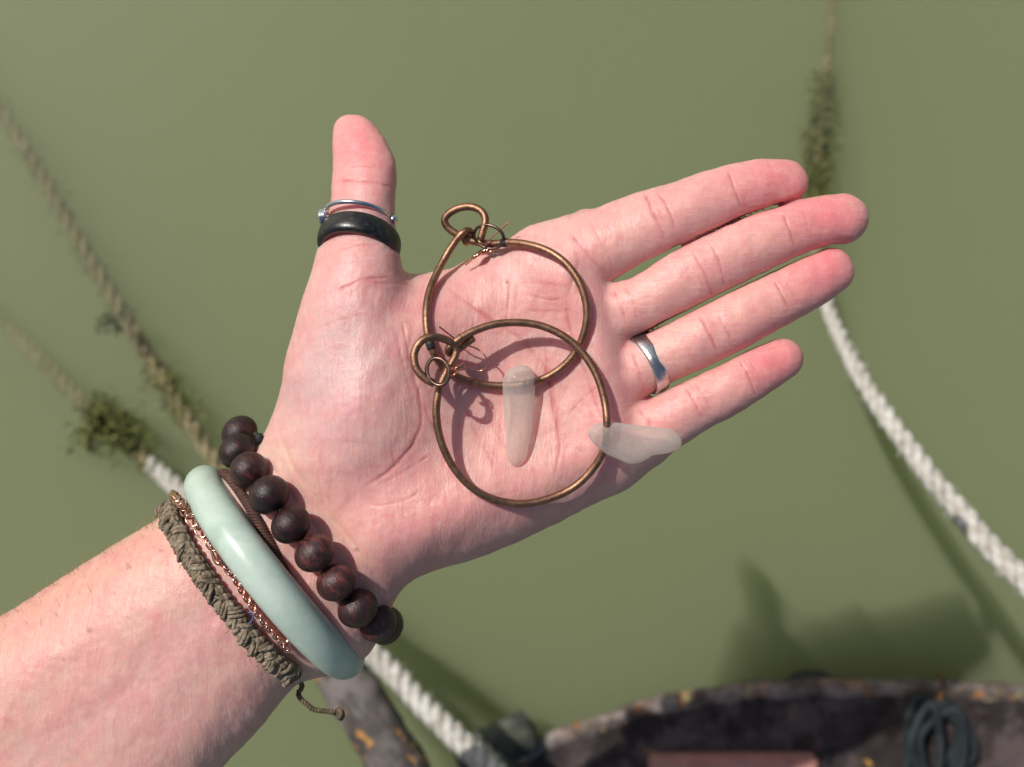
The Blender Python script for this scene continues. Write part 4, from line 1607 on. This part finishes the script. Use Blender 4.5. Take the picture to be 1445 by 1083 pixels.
# knots riding on the plait: short yarns pulled over the band in a V
kn = []
st_ = 11
for i in range(0, 900, st_):
    sgn = 1 if (i // st_) % 2 else -1
    puff = 1 + .28 * math.sin(i * 2 * math.pi / (st_ * 3.0)) + rng.normal(0, .10)
    for q in range(3):
        w0 = rng.normal(0, 1.6, 3)
        arc = []
        for u_ in np.linspace(-1, 1, 8):
            ii = (i + int(round((u_ * sgn * .9 + q * .75) * st_ * .55))) % 900
            side = (u_ * 7.2 + sgn * 3.6) * puff + w0[0]
            out_ = 8.8 * puff * math.sqrt(max(0, 1 - (abs(u_) ** 2.2) * .92)) + w0[1] * .8 + (1.3 if q == 1 else 0)
            arc.append(LP[ii] + (sid[ii] * side + rad[ii] * out_) * U)
        kn.append(tube_geo(catmull(np.array(arc), 12), rng.uniform(2.2, 3.2) * U, 6))
V, F = join(kn)
obj('knotting', mesh('knotting', V, F), M['hemp'], hb)
fz = []
for _ in range(260):
    i = rng.integers(900)
    p = LP[i] + sid[i] * rng.normal(0, 9) * U + rad[i] * rng.uniform(4, 12) * U
    d = rng.normal(0, 1, 3)
    d /= np.linalg.norm(d)
    l = rng.uniform(5, 14) * U
    fz.append(tube_geo(np.array([p, p + d * l * .5, p + d * l + rng.normal(0, 1, 3) * l * .2]), np.array([.4, .35, .15]) * U, 3, cap=False))
V, F = join(fz)
o = obj('loose_fibres', mesh('loose_fibres', V, F), M['hemp'], hb)
o['kind'] = 'stuff'
t = NT('blue_thread')
t.bsdf(Base_Color=(.08, .11, .26), Roughness=.8)
tube_px('blue_thread', [(x_, y_, skin_z(x_, y_) + 17) for x_, y_ in ((344, 886), (351, 881), (357, 873), (356, 866), (350, 864))], 1.1, t.m, hb, 30, 6)
tp = catmull([(424, 962, -70), (426, 970, -72), (421, 978, -74), (424, 986, -72), (432, 993, -70), (440, 1000, -70), (450, 1003, -70), (462, 1004, -72), (473, 1006, -72)], 90)
TP = Warr(tp)
T3, N3, B3 = frames(TP)
gs = []
for y in range(2):
    b_ = np.linspace(0, 2 * np.pi * 9, 90) + y * np.pi
    gs.append(tube_geo(TP + (2.0 * U) * (np.cos(b_)[:, None] * N3 + np.sin(b_)[:, None] * B3), 2.2 * U, 7))
V, F = join(gs)
t = NT('dark_hemp')
t.bsdf(Base_Color=t.ramp(t.noise(t.coord(), 600, 4), [(.3, (.05, .035, .018)), (.7, (.16, .12, .07))]), Roughness=.8)
M['hemp_dark'] = t.m
obj('tail', mesh('tail', V, F), M['hemp_dark'], hb)
ks = []
for q in range(3):
    cc = np.array([478 + q * 1.5, 1007 + q, -72])
    ks.append(tube_geo(Warr(np.array([cc + np.array([5.5 * math.cos(a) * .6, 6 * math.sin(a), 5.5 * math.cos(a + q)]) for a in np.linspace(0, 2 * math.pi, 15)[:-1]])), 2.9 * U, 7, True))
V, F = join(ks)
obj('tail_knot', mesh('tail_knot', V, F), M['hemp_dark'], hb)

# --- rose gold chain
ch = thing('chain_bracelet', W((320, 800), 30), 'fine rose gold chain with a lobster clasp between the braid and the bangle', 'bracelet')


def link_mesh(name, lx, ly, r):
    pts = np.array([(lx * math.cos(a), ly * math.sin(a), .18 * ly * math.sin(2 * a)) for a in np.linspace(0, 2 * math.pi, 25)[:-1]]) * U
    V, F = tube_geo(pts, r * U, 7, True)
    me = mesh(name, V, F)
    me.materials.append(M['rosegold'])
    return me


big, small = link_mesh('link', 10.5, 7.6, 1.6), link_mesh('link', 5.6, 3.9, 1.35)
big_path = np.array([(255, 712, 20), (262, 722, 32), (272, 735, 38), (283, 748, 42), (293, 760, 45), (300, 768, 46)], float)
small_path = np.array([(328, 809, 48), (336, 824, 48), (348, 844, 47), (362, 864, 44), (377, 884, 38), (394, 903, 26), (407, 920, 8), (420, 932, -20), (424, 940, -50)], float)


def put_links(me, path, step, lift=None):
    if lift is not None:
        path = catmull(path, 60)
        path[:, 2] = np.maximum([skin_z(a_, b_) + lift for a_, b_ in path[:, :2]], path[:, 2] - 60)
    P = Warr(catmull(path, 200))
    L = np.r_[0, np.cumsum(np.linalg.norm(np.diff(P, axis=0), axis=1))]
    n = max(2, int(L[-1] / (step * U)))
    for i in range(n + 1):
        sq = L[-1] * i / n
        p = np.array([np.interp(sq, L, P[:, k]) for k in range(3)])
        p2 = np.array([np.interp(min(sq + .0005, L[-1]), L, P[:, k]) for k in range(3)])
        p1 = np.array([np.interp(max(sq - .0005, 0), L, P[:, k]) for k in range(3)])
        d = Vector(p2 - p1).normalized()
        o = bpy.data.objects.new('link', me)
        COL.objects.link(o)
        o.parent = ch
        o.matrix_parent_inverse = ch.matrix_world.inverted()
        o.rotation_mode = 'QUATERNION'
        q = d.to_track_quat('X', 'Z')
        o.rotation_quaternion = q @ Quaternion((1, 0, 0), (i % 2) * 1.25 - .35 + random.uniform(-.2, .2))
        o.location = p


put_links(big, big_path, 13, 9)
put_links(small, small_path[:-2], 6.6, 10)
put_links(small, np.array([(255, 712, 20), (247, 704, -4), (243, 700, -50), (250, 700, -110), (300, 760, -190), (370, 860, -195), (424, 932, -130), (418, 928, -30), (413, 919, -6)], float), 6.6)
ZC = skin_z(310, 785) + 10 - 55
cl_ = tube_px('clasp', [(297, 768, ZC + 50), (299, 762, ZC + 52), (305, 764, ZC + 54), (310, 776, ZC + 55), (314, 788, ZC + 55), (311, 795, ZC + 53), (305, 793, ZC + 52), (300, 782, ZC + 51), (297, 770, ZC + 50)],
              np.r_[np.linspace(2.2, 3.6, 15), np.full(22, 3.6), np.linspace(3.6, 1.8, 33)], M['rosegold'], ch, 70, 12)
tube_px('clasp_lever', [(313, 775, ZC + 58), (317, 783, ZC + 59), (316, 790, ZC + 57)], 1.5, M['rosegold'], cl_, 12, 8)
jr = [(326 + 9.5 * math.cos(a) + 2 * math.sin(a), 803 + 10.5 * math.sin(a) + 2 * math.cos(a), ZC + 54 + 3 * math.cos(a)) for a in np.linspace(0, 2 * math.pi, 24)]
tube_px('chain_ring', jr, 1.7, M['rosegold'], ch, 50, 8, True)
jr = [(321 + 6 * math.cos(a), 796 + 7 * math.sin(a), ZC + 56 + 3 * math.cos(a)) for a in np.linspace(0, 2 * math.pi, 20)]
tube_px('chain_ring', jr, 1.4, M['rosegold'], ch, 40, 8, True)
V, F = blob_geo(W((356.5, 840), skin_z(356, 840) + 5), 4 * U, 12, 8, (1, 1.2, 1))
obj('bead_stop', mesh('bead_stop', V, F), M['rosegold'], ch)
V, F = blob_geo(W((407, 906), skin_z(407, 906) + 6), 5 * U, 12, 8, (1, 1.2, 1))
obj('bead_stop', mesh('bead_stop', V, F), M['copper'], ch)
